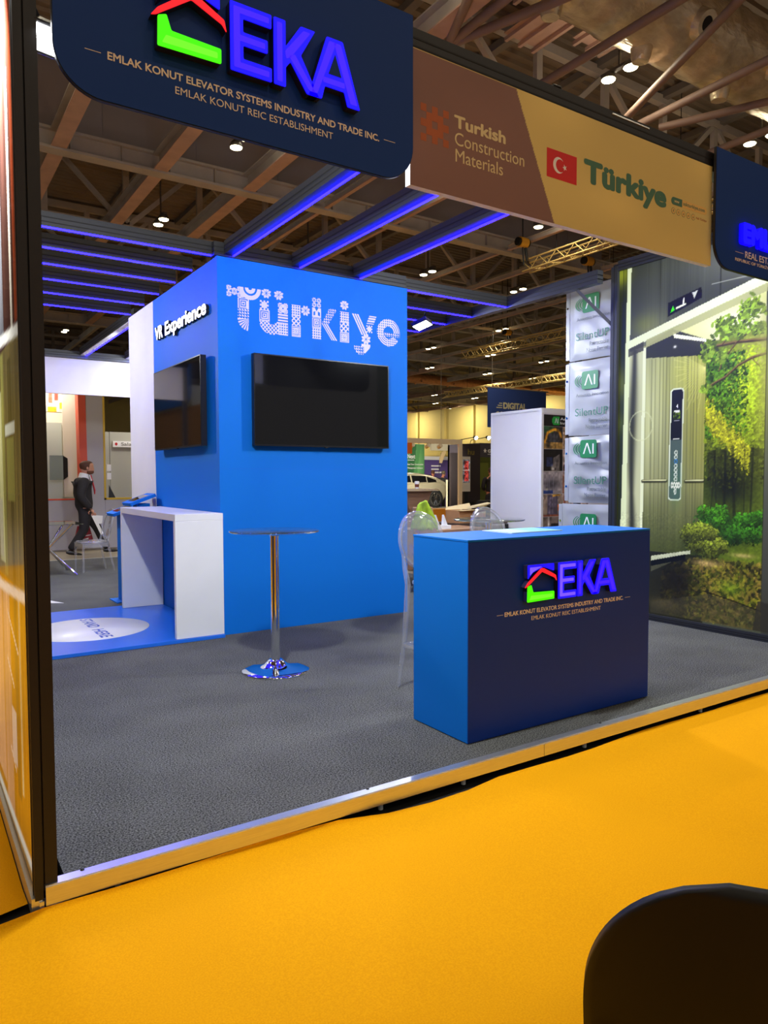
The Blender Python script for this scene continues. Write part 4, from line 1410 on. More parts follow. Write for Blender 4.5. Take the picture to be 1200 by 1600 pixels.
art.leaves(2200, lambda: (rg.triangular(0.98, 1.4, 1.0), rg.uniform(1.7, 2.45)), 0.016, lambda u, v: tuple(np.array((96, 150, 20)) * rg.uniform(0.25, 1.15)), 0.85)
art.leaves(1100, lambda: (lambda t: (0.98 + t * 0.42, 1.93 - t * 0.42 + rg.gauss(0, 0.06)))(rg.random()), 0.014, lambda u, v: tuple(np.array((206, 206, 40)) * rg.uniform(0.5, 1.1)), 0.9)
for k in range(6):
    x = 1.04 + k * 0.075 + rg.uniform(-0.02, 0.02)
    art.line([(x, 1.0), (x + rg.uniform(-0.06, 0.06), 1.62)], rg.uniform(0.006, 0.02), (14, 16, 7), 0.55)
# bushes
def bush(cu, cv, ru, rv, n, col):
    lumps = [(cu + ru * rg.uniform(-0.75, 0.75), cv + rv * rg.uniform(-0.6, 0.55), rg.uniform(0.3, 0.55)) for _ in range(9)]
    art.glow(cu, cv - rv * 0.3, ru * 0.8, rv * 0.7, (26, 42, 10), 0.9)
    for lu, lv, k in lumps:
        def pl():
            a, r = rg.uniform(0, 2 * PI), math.sqrt(rg.random()) * rg.uniform(0.6, 1.25)
            return lu + ru * k * r * math.cos(a), lv + rv * k * r * math.sin(a)
        art.leaves(n // 9, pl, 0.0125, lambda u, v: tuple(np.array(col) * (0.30 + 0.75 * max(0, min(1, (v - lv + rv * k) / (2 * rv * k)))) * rg.uniform(0.4, 1.2)), 0.92)
bush(1.32, 0.93, 0.25, 0.19, 3000, (74, 156, 28))
bush(1.08, 1.0, 0.17, 0.16, 1500, (84, 166, 24))
bush(0.98, 0.76, 0.23, 0.18, 3000, (158, 176, 50))
# sunlit ground and the dark lift floor
gm = (V < 0.62) & (U > 0.42) & (U < 1.53)
art.leaves(1500, lambda: (rg.uniform(0.55, 1.52), rg.uniform(0.03, 0.6)), 0.024, lambda u, v: tuple(np.array(rg.choice(((120, 122, 24), (64, 76, 16), (150, 124, 52), (36, 36, 14), (158, 148, 44)))) * (rg.uniform(0.45, 1.1) if u > 0.8 else rg.uniform(0.15, 0.5))), 0.7)
art.glow(1.02, 0.56, 0.14, 0.03, (206, 172, 110), 0.8).glow(1.36, 0.66, 0.1, 0.02, (206, 180, 120), 0.7).glow(0.72, 0.36, 0.2, 0.16, (22, 18, 8), 0.85).glow(0.58, 0.12, 0.16, 0.05, (120, 104, 62), 0.5)
art.glow(1.25, 0.36, 0.12, 0.07, (110, 150, 20), 0.6)
art.poly([(0.42, 0.12), (1.04, 0.28), (1.5, 0.20), (1.6, 0.02), (0.42, 0.02)], (62, 58, 44), 0.55)
art.line([(1.0, 0.30), (1.27, 0.25), (1.5, 0.20), (1.62, 0.17)], 0.008, (14, 12, 8), 0.8)
art.poly([(0.42, 0.575), (0.85, 0.665), (0.85, 0.635), (0.42, 0.53)], (190, 196, 166)).poly([(0.42, 0.53), (0.80, 0.625), (0.80, 0.575), (0.42, 0.475)], (10, 10, 8)).poly([(0.42, 0.475), (0.66, 0.54), (0.5, 0.46), (0.42, 0.42)], (96, 98, 76), 0.6)
art.noise(0.08, 0.016, 0.016, fo * 1.0).noise(0.05, 0.012, None, (V < 1.0) * 1.0)
# branches
for pts_, wd in (([(0.95, 2.565), (1.06, 2.53), (1.28, 2.535), (1.52, 2.52)], 0.019), ([(0.96, 2.15), (1.06, 2.20), (1.16, 2.24), (1.28, 2.33), (1.4, 2.38), (1.52, 2.40)], 0.015),
                 ([(1.10, 2.30), (1.14, 2.40), (1.25, 2.52)], 0.010), ([(1.12, 2.53), (1.25, 2.66), (1.36, 2.74)], 0.010), ([(1.25, 2.53), (1.4, 2.62), (1.52, 2.63)], 0.009), ([(1.4, 2.38), (1.47, 2.30)], 0.006)):
    art.line(pts_, wd, (62, 46, 24), 0.97)
    art.line([(a, b + wd * 0.45) for a, b in pts_], wd * 0.45, (150, 124, 66), 0.8)
for cu_, cv_, r_, n_ in ((1.15, 2.68, 0.09, 160), (1.38, 2.80, 0.10, 190), (1.30, 2.63, 0.07, 100), (1.47, 2.62, 0.06, 80), (1.0, 2.53, 0.05, 70), (0.99, 2.45, 0.05, 60), (1.12, 2.44, 0.05, 70), (0.97, 2.16, 0.03, 30)):
    art.leaves(n_, lambda: (cu_ + rg.gauss(0, r_ * .55), cv_ + rg.gauss(0, r_ * .45)), 0.024, lambda u, v: tuple(np.array((150, 186, 50)) * rg.uniform(0.35, 1.15)), 0.95)
# right door jamb
art.rect(1.53, W_, 0.03, 2.98, (84, 88, 78)).glow(1.52, 2.2, 0.07, 0.6, (170, 172, 80), 0.7).blend(np.clip((1.5 - V) / 1.2, 0, 1) * (U > 1.53) * 0.6, (40, 40, 36))
art.line([(1.53, 0.2), (1.53, 2.95)], 0.006, (40, 40, 26), 0.8)
art.poly([(1.50, 0.28), (W_, 0.20), (W_, 0.02), (1.46, 0.02)], (40, 38, 32), 0.8)
# handrails
for a, b in ((0.31, 0.575), (0.785, 0.965)):
    art.line([(a, 1.31), (b, 1.315)], 0.021, (44, 44, 20), 0.95).line([(a, 1.318), (b, 1.323)], 0.008, (226, 226, 170), 0.9)
# faint printed ring
art.ring(0.28, 1.86, 0.135, 0.145, 0.006, (214, 220, 172), 0.55)
# floor display and push-button column
art.poly([(0.565, 3.01), (0.915, 3.09), (0.92, 2.99), (0.57, 2.88)], (14, 14, 18))
art.poly([(0.595, 2.915), (0.64, 2.93), (0.620, 2.97)], (60, 226, 20)).line([(0.66, 2.945), (0.75, 2.965)], 0.012, (240, 246, 220)).line([(0.73, 2.97), (0.735, 3.02)], 0.008, (255, 255, 255)).poly([(0.82, 3.055), (0.875, 3.065), (0.845, 3.0)], (196, 200, 190))
cop = round_rect(0.606, 0.748, 1.13, 2.19, 0.03, 6)
sh = lambda pts: [(u + 0.012 * (v - 1.66), v) for u, v in pts]
art.poly(sh(cop), (220, 228, 204)).poly(sh(round_rect(0.618, 0.738, 1.142, 2.178, 0.025, 6)), (76, 92, 88)).poly(sh(round_rect(0.618, 0.738, 1.70, 2.178, 0.025, 6)), (20, 20, 28))
art.glow(0.68, 1.3, 0.06, 0.2, (64, 116, 78), 0.5)
for k in range(7):
    art.ring(0.680, 1.585 - k * 0.042, 0.014, 0.017, 0.004, (40, 120, 190) if k == 2 else (206, 214, 200))
for k in range(4):
    art.ring(0.644 + k * 0.024, 1.275, 0.010, 0.022, 0.004, (222, 226, 210))
art.ring(0.677, 1.215, 0.010, 0.022, 0.004, (206, 214, 200)).line([(0.65, 1.712), (0.71, 1.716)], 0.006, (226, 230, 220))
art.rect(0.648, 0.716, 1.905, 1.975, (110, 140, 20)).rect(0.655, 0.712, 1.965, 1.985, (226, 226, 226)).leaves(20, lambda: (rg.uniform(0.65, 0.71), rg.uniform(1.9, 1.96)), 0.014, lambda u, v: (30, 40, 10))
art.line([(0.655, 1.885), (0.705, 1.886)], 0.004, (150, 150, 160))
pp = art.build('printed_panel', (6.1325, 4.905, 0.06), LEFT, print_mat('forest_print', 0.80, 0.35, 0.25), mu)
text('panel_lettering', '4', (6.1315, 4.905, 0.06), LEFT, 0.675, 0.695, 2.005, 0.036, TEXT_WHITE, pp, 0.01, 0)

# ------------------------------------------------------------------ hanging acoustic barrier mats behind the picture wall
MATC = mat('pale_grey_pvc', (162, 164, 164), 0.42)
AIG = mat('logo_green', (30, 128, 72), 0.5)
AIG2 = mat('lettering_green', (60, 122, 96), 0.55)
GREYT = mat('lettering_grey', (112, 120, 120), 0.55)
names = ('uppermost of its column', 'second from the top', 'third down, the most creased', 'lowest, half behind the counter')
for k, (z0, z1) in enumerate(((2.765, 3.60), (1.895, 2.755), (1.11, 1.885), (0.26, 1.10))):
    off = (0, 0, 0.0, -0.09)[k]
    t = thing('acoustic_mat', 'pale grey printed barrier mat hanging behind the forest picture, %s' % names[k], 'barrier mat', (6.62, 5.4, z0), 0, 'barrier mats in a column')
    ny_, nz_ = 56, 40
    y1, y0 = 5.985 - off, 4.7
    vs = []
    rk = random.Random(k + 3)
    ph = [rk.uniform(0, 6) for _ in range(6)]
    amp = (0.004, 0.005, 0.012, 0.006)[k]
    for j in range(nz_ + 1):
        for i in range(ny_ + 1):
            a, b = i / ny_, j / nz_
            y, z = y1 + (y0 - y1) * a, z0 + (z1 - z0) * b
            d = amp * (math.sin(9 * a + 5 * b + ph[0]) + 0.7 * math.sin(16 * a - 11 * b + ph[1]) + 0.5 * math.sin(25 * b + ph[2]) + 0.5 * math.sin(30 * a + 21 * b + ph[3]))
            rim = min(1, min(a, 1 - a) * 14, min(b, 1 - b) * 10)
            vs.append((6.60 - 0.02 * rim - d * rim, y + 0.006 * math.sin(7 * b + ph[4]), z + 0.003 * math.sin(6 * a + ph[5]) * (1 if j in (0, nz_) else 0)))
    mb = MB().add(vs, [(j * (ny_ + 1) + i, j * (ny_ + 1) + i + 1, (j + 1) * (ny_ + 1) + i + 1, (j + 1) * (ny_ + 1) + i) for j in range(nz_) for i in range(ny_)], True)
    mb.box(6.60, 6.65, y0, y1, z0 + 0.01, z1 - 0.01)
    obj('quilted_sheet', mb, MATC, t)
    obj('side_flap', MB().box(6.595, 6.612, y1 - 0.005, y1 + 0.055, z0 + 0.02, z1 - 0.01), MATC, t, 0.004)
    for q in (0.25, 0.75):
        z = z0 + (z1 - z0) * q
        obj('eyelet', MB().tube([(6.592 , y1 + 0.025, z), (6.588, y1 + 0.025, z)], 0.013, 12), CHROME, t)
    xp = 6.5745 - amp * 1.6
    lg = obj('logo_tile', MB().prism(round_rect(-5.768, -5.528, z0 + 0.525, z0 + 0.73, 0.03, 4), (xp - 0.0005, 0, 0), *LEFT, 0.0015), AIG, t)
    text('logo_lettering', '\u039bI', (xp - 0.0025, 0, 0), LEFT, -5.725, -5.57, z0 + 0.57, 0.115, TEXT_WHITE, lg, -0.004, 0.001)
    for j in range(3):
        rr = 0.10 + j * 0.034
        arc = [(-5.705 - rr * math.cos(a), z0 + 0.627 + (0.065 + 0.02 * (2 - j) * 0 + 0.012 * j) * math.sin(a) * 1.0) for a in np.linspace(-0.9, 0.9, 9)]
        inn = [(u + 0.014, v) for u, v in reversed(arc)]
        obj('sound_wave', MB().prism(arc + inn, (xp - 0.0005, 0, 0), *LEFT, 0.001), AIG, lg)
    text('maker_lettering', 'Acoustics Innovation', (xp, 0, 0), LEFT, -5.85, -5.385, z0 + 0.447, 0.036, GREYT, t, -0.008, 0.001)
    text('product_lettering', 'SilentUP', (xp, 0, 0), LEFT, -5.86, -5.385, z0 + 0.225, 0.085, AIG2, t, 0.0, 0.001)
    text('kind_lettering', 'Retractable', (xp, 0, 0), LEFT, -5.66, -5.395, z0 + 0.145, 0.046, GREYT, t, 0.0, 0.001)
    text('kind_lettering', 'Noise Barrier', (xp, 0, 0), LEFT, -5.70, -5.395, z0 + 0.075, 0.046, GREYT, t, 0.0, 0.001)
tag(obj('barrier_frame', MB().box(6.66, 6.72, 4.6, 4.66, FZ, 3.62).box(6.66, 6.72, 5.9, 5.96, FZ, 3.62).box(6.66, 6.72, 4.66, 5.9, 3.57, 3.63), DARK_ALU), 'dark frame that carries the column of pale barrier mats', 'frame')
tag(obj('brace_bar', MB().bar((5.93, 5.28, 3.36), (6.14, 5.0, 2.98), 0.03), DARK_ALU), 'thin dark diagonal brace under the overhead beam, in front of the uppermost barrier mat', 'brace')

# ------------------------------------------------------------------ neighbouring stand of white panels with a photo wall
ws = thing('panel_stand', 'white shell partition corner with a column of building-site photos, behind the counter', 'partition', (7.62, 7.41, FZ))
obj('side_panel', MB().box(7.62, 7.66, 7.45, 8.45, FZ, 2.36), WALL_WHITE, ws)
obj('photo_wall', MB().box(7.66, 10.2, 7.42, 7.46, FZ, 2.36), WALL_WHITE, ws)
for x, y in ((7.64, 7.44), (7.64, 8.47), (8.65, 7.44)):
    obj('post', MB().box(x - 0.022, x + 0.022, y - 0.022, y + 0.022, FZ, 2.40), WHITE, ws, 0.004)
obj('top_rail', MB().box(7.62, 7.665, 7.44, 8.47, 2.355, 2.40), WHITE, ws)
obj('top_rail', MB().box(7.64, 10.2, 7.415, 7.46, 2.325, 2.40), WHITE, ws)
pr = print_mat('site_photo_print', 0, 0.35)
art = Art(0.98, 0.165, 0.012, (22, 18, 16))
hb = art.build('header_print', (7.665, 7.4185, 2.145), FRONT, pr, ws)
lg = obj('logo_tile', MB().prism([(7.83, 2.25), (7.86, 2.285), (7.98, 2.29), (7.98, 2.165), (7.86, 2.165), (7.83, 2.20)], (0, 7.418, 0), *FRONT, 0.001), mat('logo_bright_green', (30, 160, 60), 0.5), hb)
text('logo_lettering', '\u039bI', (0, 7.416, 0), FRONT, 7.885, 7.955, 2.19, 0.068, TEXT_WHITE, lg, 0, 0.001)
text('header_lettering', 'Acoustics', (0, 7.418, 0), FRONT, 8.0, 8.42, 2.238, 0.038, TEXT_WHITE, hb, 0, 0.001)
text('header_lettering', 'Innovation', (0, 7.418, 0), FRONT, 8.0, 8.42, 2.178, 0.038, TEXT_WHITE, hb, 0, 0.001)
def photo(z0, z1, painter):
    for x0, x1, k in ((7.665, 8.055, 0), (8.06, 8.62, 1)):
        art = Art(x1 - x0, z1 - z0, 0.011, (110, 96, 84))
        painter(art, k, x1 - x0, z1 - z0)
        art.build('site_photo', (x0, 7.4183, z0), FRONT, pr, ws)
def ph1(a, k, w_, h):
    a.rect(0, w_, 0, h * .3, (166, 128, 64)).rect(0, w_, h * .3, h, (58, 52, 48))
    if not k:
        a.rect(0, 0.2, h * .72, h, (46, 84, 50)).line([(0.02, h * .3), (0.08, h * .72), (0.22, h * .88), (0.31, h * .8), (0.36, h * .55)], 0.025, (216, 150, 34)).rect(0.11, 0.3, h * .3, h * .68, (66, 66, 70)).glow(0.09, h * .14, 0.05, 0.04, (26, 24, 24))
    else:
        a.rect(0.0, 0.05, 0, h, (176, 146, 112)).glow(0.08, h * .42, 0.035, 0.035, (196, 176, 140)).rect(0.04, 0.14, h * .05, h * .3, (34, 52, 96)).rect(0.18, 0.5, h * .1, h * .8, (120, 104, 84))
    a.noise(0.22, 0.03)
def ph2(a, k, w_, h):
    if not k:
        a.rect(0, 1, 0, 1, (22, 19, 18)).rect(0.06, 0.18, h * .2, h * .62, (44, 52, 86)).poly([(0.2, 0.0), (0.33, 0.0), (0.33, h * .78), (0.2, h * .6)], (112, 104, 100)).glow(0.18, h * .1, 0.03, 0.04, (210, 200, 180))
    else:
        a.rect(0, 1, 0, 1, (176, 156, 146)).rect(0.02, 0.1, 0, h * .3, (92, 52, 40)).rect(0.05, 0.07, h * .3, h * .8, (70, 54, 46)).rect(0.2, 0.5, 0, h * .6, (98, 84, 78))
    a.noise(0.18, 0.03)
def ph3(a, k, w_, h):
    if not k:
        a.rect(0, 1, 0, 1, (176, 164, 164)).glow(0.17, h * .42, 0.2, h * .36, (72, 70, 80), 1, 1.6).line([(0.12, h * .2), (0.12, h * .75)], 0.006, (130, 126, 140)).line([(0.2, h * .2), (0.2, h * .75)], 0.006, (130, 126, 140)).rect(0, 0.2, 0, h * .14, (36, 62, 128)).glow(0.07, h * .2, 0.02, 0.02, (226, 220, 190))
    else:
        a.rect(0, 1, 0, 1, (188, 160, 150)).rect(0.0, 0.03, 0, h * .8, (150, 96, 66)).rect(0.06, 0.09, 0, h * .9, (66, 58, 58)).rect(0.2, 0.5, 0, h * .5, (110, 96, 90))
    a.noise(0.12, 0.03)
def ph4(a, k, w_, h):
    if not k:
        a.rect(0, 1, 0, 1, (150, 130, 116)).rect(0.08, 0.3, h * .1, h * .95, (92, 84, 102))
        for q in (0.13, 0.19, 0.25):
            a.line([(q, h * .12), (q, h * .92)], 0.006, (130, 122, 136))
        a.rect(0.3, 0.36, h * .25, h * .55, (214, 112, 30)).rect(0, 0.36, 0, h * .1, (150, 84, 62)).line([(0.2, h * .93), (0.34, h * .97)], 0.018, (206, 150, 50))
    else:
        a.rect(0, 1, 0, 1, (176, 150, 134)).rect(0.03, 0.06, h * .1, h * .9, (140, 70, 60)).rect(0.2, 0.5, 0, h * .4, (90, 80, 76))
    a.noise(0.2, 0.03)
def ph5(a, k, w_, h):
    a.rect(0, 1, 0, 1, (120, 106, 98)).rect(0.1, 0.13, 0, h, (190, 180, 170)).rect(0.16, 0.36, 0, h * .7, (34, 32, 34)).noise(0.2, 0.04)
for (a, b), f in zip(((1.82, 2.142), (1.50, 1.815), (1.17, 1.495), (0.84, 1.165), (0.51, 0.835)), (ph1, ph2, ph3, ph4, ph5)):
    photo(a, b, f)

# ------------------------------------------------------------------ furniture of the stand
def bar_table(label, x, y):
    t = thing('bar_table', label, 'bar table', (x, y, 0), 0, 'round glass bar tables')
    obj('table_top', MB().lathe([(0.318, 1.022), (0.325, 1.026), (0.325, 1.032), (0.320, 1.034), (0.001, 1.034), ], (x, y, 0), 64, True, False).lathe([(0.318, 1.022), (0.001, 1.022)], (x, y, 0), 64, True, False), GLASS, t)
    obj('hub', MB().lathe([(0.001, 1.021), (0.06, 1.021), (0.06, 1.012), (0.034, 1.004), (0.034, 0.99)], (x, y, 0), 28), CHROME, t)
    obj('pole', MB().lathe([(0.0305, 0.075), (0.0305, 1.012)], (x, y, 0), 32), CHROME, t)
    obj('base', MB().lathe([(0.245, 0.0), (0.247, 0.006), (0.243, 0.012), (0.20, 0.022), (0.13, 0.036), (0.085, 0.052), (0.06, 0.075), (0.048, 0.088), (0.032, 0.09)], (x, y, 0), 64), CHROME, t)
    return t


bar_table('round glass bar table on a chrome pole, standing before the blue tower', 2.242, 4.826)
bar_table('round glass bar table whose top shows behind the counter and the stools', 4.45, 4.98)


def oval_back(zc, rw, rh, yb, tilt, r):
    """ring path and a filled pane for an oval chair back; centre at (0, yb, zc)"""
    path, inner = [], []
    for i in range(48):
        a = 2 * PI * i / 48
        z = rh * math.sin(a)
        x = rw * math.cos(a)
        y = yb + tilt * z + 0.05 * (1 - (x / rw) ** 2) * 0.6
        path.append((x, y, zc + z))
        inner.append((x, z))
    ring = MB().tube(path, r, 10, closed=True, r2=r * 1.25)
    pane = MB()
    rr = []
    for k in (0.95, 0.7, 0.4, 0.02):
        rr.append([(x * k, yb + tilt * z * k + 0.03 * (1 - (x * k / rw) ** 2), zc + z * k) for x, z in inner])
    back = [[(x, y + 0.006, z) for x, y, z in q] for q in rr]
    pane.loft(rr + back[::-1], cap=False, closed=True)
    return ring, pane


def ghost_stool(label, x, y, rz):
    t = thing('bar_stool', label, 'bar stool', (0, 0, 0), 0, 'clear plastic bar stools')
    # local: sitter faces -y, back at +y
    ring, pane = oval_back(0.985, 0.188, 0.185, 0.235, 0.16, 0.0115)
    obj('back_rim', ring, POLY, t)
    obj('back_pane', pane, POLY, t)
    mb = MB()
    rings = []
    for z, k in ((0.70, 0.93), (0.712, 1.0), (0.728, 1.0), (0.735, 0.94)):
        rings.append([(0.195 * k * math.copysign(abs(math.cos(a)) ** 0.7, math.cos(a)), 0.19 * k * math.copysign(abs(math.sin(a)) ** 0.7, math.sin(a)), z) for a in np.linspace(0, 2 * PI, 41)[:-1]])
    obj('seat', mb.loft(rings), POLY, t)
    for s in (-1, 1):
        obj('leg', MB().tube([(s * 0.165, -0.16, 0.71), (s * 0.175, -0.175, 0.35), (s * 0.19, -0.20, 0.0)], [0.019, 0.017, 0.012], 12), POLY, t)
        obj('leg', MB().tube([(s * 0.165, 0.235, 0.90), (s * 0.172, 0.205, 0.80), (s * 0.17, 0.175, 0.70), (s * 0.185, 0.19, 0.35), (s * 0.215, 0.225, 0.0)], [0.011, 0.016, 0.02, 0.018, 0.012], 12), POLY, t)
    mb = MB()
    for a, b in (((-0.185, -0.19), (0.185, -0.19)), ((-0.19, 0.195), (0.19, 0.195)), ((-0.187, -0.19), (-0.19, 0.195)), ((0.187, -0.19), (0.19, 0.195))):
        mb.tube([(a[0], a[1], 0.29), (b[0], b[1], 0.29)], 0.010, 10, r2=0.016)
    obj('foot_rest', mb, POLY, t)
    t.location = (x, y, 0)
    t.rotation_euler = (0, 0, rz)
    return t


s1 = ghost_stool('clear plastic bar stool with oval back, standing past the left end of the counter', 2.975, 3.765, 0.05)
dup(s1, (3.83, 4.03, 0), 0.10, 'clear plastic bar stool, only the top of its oval back showing over the counter')


def ghost_chair(label, x, y, rz):
    t = thing('ghost_chair', label, 'chair', (0, 0, 0), 0)
    ring, pane = oval_back(0.70, 0.19, 0.23, 0.24, 0.22, 0.012)
    obj('back_rim', ring, POLY, t)
    obj('back_pane', pane, POLY, t)
    rings = []
    for z, k in ((0.425, 0.95), (0.437, 1.0), (0.455, 1.0), (0.462, 0.95)):
        rings.append([(0.205 * k * math.copysign(abs(math.cos(a)) ** 0.6, math.cos(a)), 0.205 * k * math.copysign(abs(math.sin(a)) ** 0.6, math.sin(a)), z) for a in np.linspace(0, 2 * PI, 41)[:-1]])
    obj('seat', MB().loft(rings), POLY, t)
    obj('apron', MB().box(-0.17, 0.17, -0.19, -0.18, 0.37, 0.43).box(-0.17, 0.17, 0.18, 0.19, 0.37, 0.43).box(-0.19, -0.18, -0.17, 0.17, 0.37, 0.43).box(0.18, 0.19, -0.17, 0.17, 0.37, 0.43), POLY, t)
    for s in (-1, 1):
        obj('leg', MB().tube([(s * 0.175, -0.18, 0.44), (s * 0.18, -0.185, 0.0)], [0.019, 0.014], 12), POLY, t)
        obj('leg', MB().tube([(s * 0.165, 0.225, 0.60), (s * 0.17, 0.185, 0.44), (s * 0.185, 0.27, 0.0)], [0.012, 0.019, 0.014], 12), POLY, t)
    t.location = (x, y, 0)
    t.rotation_euler = (0, 0, rz)
    return t


ghost_chair('clear plastic chair seen from the side, at the glass table before the walking man', 2.37, 11.65, -PI / 2 + 0.12)
gt = thing('glass_table', 'glass table on crossed chrome legs, half hidden by the black post', 'table', (1.72, 11.6, 0))
obj('table_top', MB().prism(round_rect(-0.45, 0.45, -0.45, 0.45, 0.03, 5), (1.72, 11.6, 0.742), (1, 0, 0), (0, 1, 0), (0, 0, 1), 0.010), GLASS, gt)
for sx, sy in ((1, 1), (1, -1), (-1, 1), (-1, -1)):
    obj('leg', MB().tube([(1.72 + sx * 0.36, 11.6 + sy * 0.36, 0.0), (1.72 + sx * 0.03, 11.6 + sy * 0.03, 0.38), (1.72 - sx * 0.02 + sx * 0.34, 11.6 + sy * 0.32, 0.742)], 0.019, 12), CHROME, gt)
tag(obj('paper_sheet', MB().prism([(1.05, 9.05), (1.48, 8.80), (1.36, 9.12), (1.10, 9.32)], (0, 0, 0.001), (1, 0, 0), (0, 1, 0), (0, 0, 1), 0.002), WHITE), 'white sheet of paper lying on the grey carpet beyond the blue platform', 'paper')

# black shell chair in the near corner
bc = thing('shell_chair', 'black moulded chair, only its rounded backrest in the near right corner', 'chair', (0, 0, 0))
def shell(u, v):
    """u across -1..1, v from 0 (seat front) to 1 (top of back); local, back faces +y away from the sitter"""
    t_ = v
    if t_ < 0.45:
        q = t_ / 0.45
        y, z = -0.42 + 0.42 * q, 0.45 - 0.02 * math.sin(q * PI)
    else:
        q = (t_ - 0.45) / 0.55
        y, z = 0.0 + 0.07 * math.sin(q * PI / 2) + 0.04 * q, 0.45 + 0.41 * (q ** 1.15)
    wd = 0.235 + 0.027 * min(1, max(0, (t_ - 0.3) / 0.2))
    return u * wd, y - 0.05 * (abs(u) ** 2.2) * (1 if t_ > 0.45 else 0), z + 0.035 * abs(u) ** 2.5 * (1 if t_ < 0.45 else 0)
def shell_sheet(o_):
    rows = []
    for j in range(41):
        v = j / 40
        rr = 1.0
        if v > 0.60:
            k = (v - 0.60) / 0.40
            rr = max(0.012, (1 - k ** 2.25)) ** 0.5
        if v < 0.12:
            rr = 0.8 + 0.2 * math.sin(v / 0.12 * PI / 2)
        row = []
        for i in range(33):
            x, y, z = shell((i / 16 - 1) * rr, v)
            row.append((x, y + (o_ if v > 0.45 else o_ * v / 0.45), z - (o_ * 0.8 if v < 0.45 else o_ * 0.8 * (1 - (v - 0.45) / 0.55))))
        rows.append(row)
    return rows
A_, B_ = shell_sheet(0.0), shell_sheet(0.022)
mb = MB()
na = 33
vs = [p for r in A_ for p in r] + [p for r in B_ for p in r]
n0 = 41 * na
fs = []
for j in range(40):
    for i in range(na - 1):
        a = j * na + i
        fs.append((a, a + 1, a + na + 1, a + na))
        fs.append((n0 + a, n0 + a + na, n0 + a + na + 1, n0 + a + 1))
    for i in (0, na - 1):
        a = j * na + i
        fs.append((a, a + na, n0 + a + na, n0 + a))
for j in (0, 40):
    for i in range(na - 1):
        a = j * na + i
        fs.append((a, a + 1, n0 + a + 1, n0 + a))
mb.add(vs, fs, True)
obj('seat_shell', mb, mat('matt_black_plastic', (17, 16, 16), 0.5, spec=0.3), bc)
for sx, sy in ((1, 1), (1, -1), (-1, 1), (-1, -1)):
    obj('leg', MB().tube([(sx * 0.13, -0.19 + sy * 0.12, 0.44), (sx * 0.23, -0.19 + sy * 0.22, 0.0)], 0.012, 10), BLACK_PLASTIC, bc)
obj('seat_frame', MB().bar((-0.13, -0.07, 0.425), (0.13, -0.31, 0.425), 0.02).bar((0.13, -0.07, 0.425), (-0.13, -0.31, 0.425), 0.02), BLACK_PLASTIC, bc)
bc.location = (1.205, 0.69, FZ)
bc.rotation_euler = (0, 0, math.radians(127))

# ================================================================== LEFT BACKGROUND: grey stand with window openings
gs = thing('grey_stand_wall', 'grey stand wall with an orange-framed and a yellow-framed opening, behind the walking man', 'stand wall', (3.2, 16.1, FZ))
Y0, Y1 = 16.1, 16.22
obj('wall_face', MB().box(1.2, 6.5, Y0, Y1, FZ, 0.965).box(3.22, 3.57, Y0, Y1, 0.965, 3.6).box(5.6, 6.5, Y0, Y1, 0.965, 3.6).box(3.57, 5.6, Y0, Y1, 3.22, 3.6), GREY_PANEL, gs)
obj('wall_joint', MB().box(3.566, 3.572, Y0 - 0.002, Y0, FZ, 0.965), mat('joint_grey', (120, 116, 120), 0.6), gs)
obj('skirting', MB().box(1.2, 6.5, Y0 - 0.004, Y0, FZ, FZ + 0.03), STEEL_DARK, gs)
obj('orange_reveal', MB().prism([(3.08, 0.96), (3.26, 0.96), (3.20, 3.5), (3.03, 3.5)], (0, Y0 - 0.002, 0), *FRONT, -0.30) if False else MB().add([(3.09, Y0 - 0.01, 0.96), (3.235, Y0 - 0.01, 0.96), (3.205, Y0 - 0.01, 3.6), (3.06, Y0 - 0.01, 3.6), (3.09, Y0 + 0.3, 0.96), (3.235, Y0 + 0.3, 0.96), (3.205, Y0 + 0.3, 3.6), (3.06, Y0 + 0.3, 3.6)], [(0, 1, 2, 3), (4, 7, 6, 5), (0, 4, 5, 1), (1, 5, 6, 2), (2, 6, 7, 3), (3, 7, 4, 0)]), ORANGE_RED, gs)
obj('orange_sill', MB().box(1.2, 3.1, Y0 - 0.01, Y1 + 0.02, 0.955, 0.985), ORANGE_RED, gs)
obj('yellow_frame', MB().box(3.55, 3.59, Y0 - 0.01, Y1, 0.95, 3.6).box(3.55, 5.6, Y0 - 0.01, Y1 + 0.03, 0.95, 0.99), YELLOW_TRIM, gs)
for z in (1.56, 1.38):
    obj('switch_plate', MB().box(3.63, 3.715, Y0 + 0.06, Y0 + 0.09, z, z + 0.14), TEXT_WHITE, gs)
obj('dark_wedge', MB().prism([(3.66, 0.99), (3.80, 0.99), (3.67, 1.26)], (0, Y0 + 0.1, 0), *FRONT, 0.02), BLACK_PLASTIC, gs)
obj('inner_partition', MB().box(1.0, 6.0, 17.6, 17.68, FZ, 2.48), GREYGREEN, gs)
obj('inner_joint', MB().box(4.02, 4.03, 17.59, 17.6, 0.9, 2.48), mat('joint_dark', (130, 130, 122), 0.6), gs)
obj('beige_board', MB().box(2.42, 3.10, 17.3, 17.36, 1.0, 3.9).box(2.92, 3.32, 17.0, 17.05, 1.0, 3.9), BEIGE_PANEL, gs)
obj('grey_door', MB().box(1.9, 2.93, 17.2, 17.28, 0.5, 2.62), GREYGREEN, gs)
art = Art(0.56, 0.62, 0.02, (214, 202, 182))
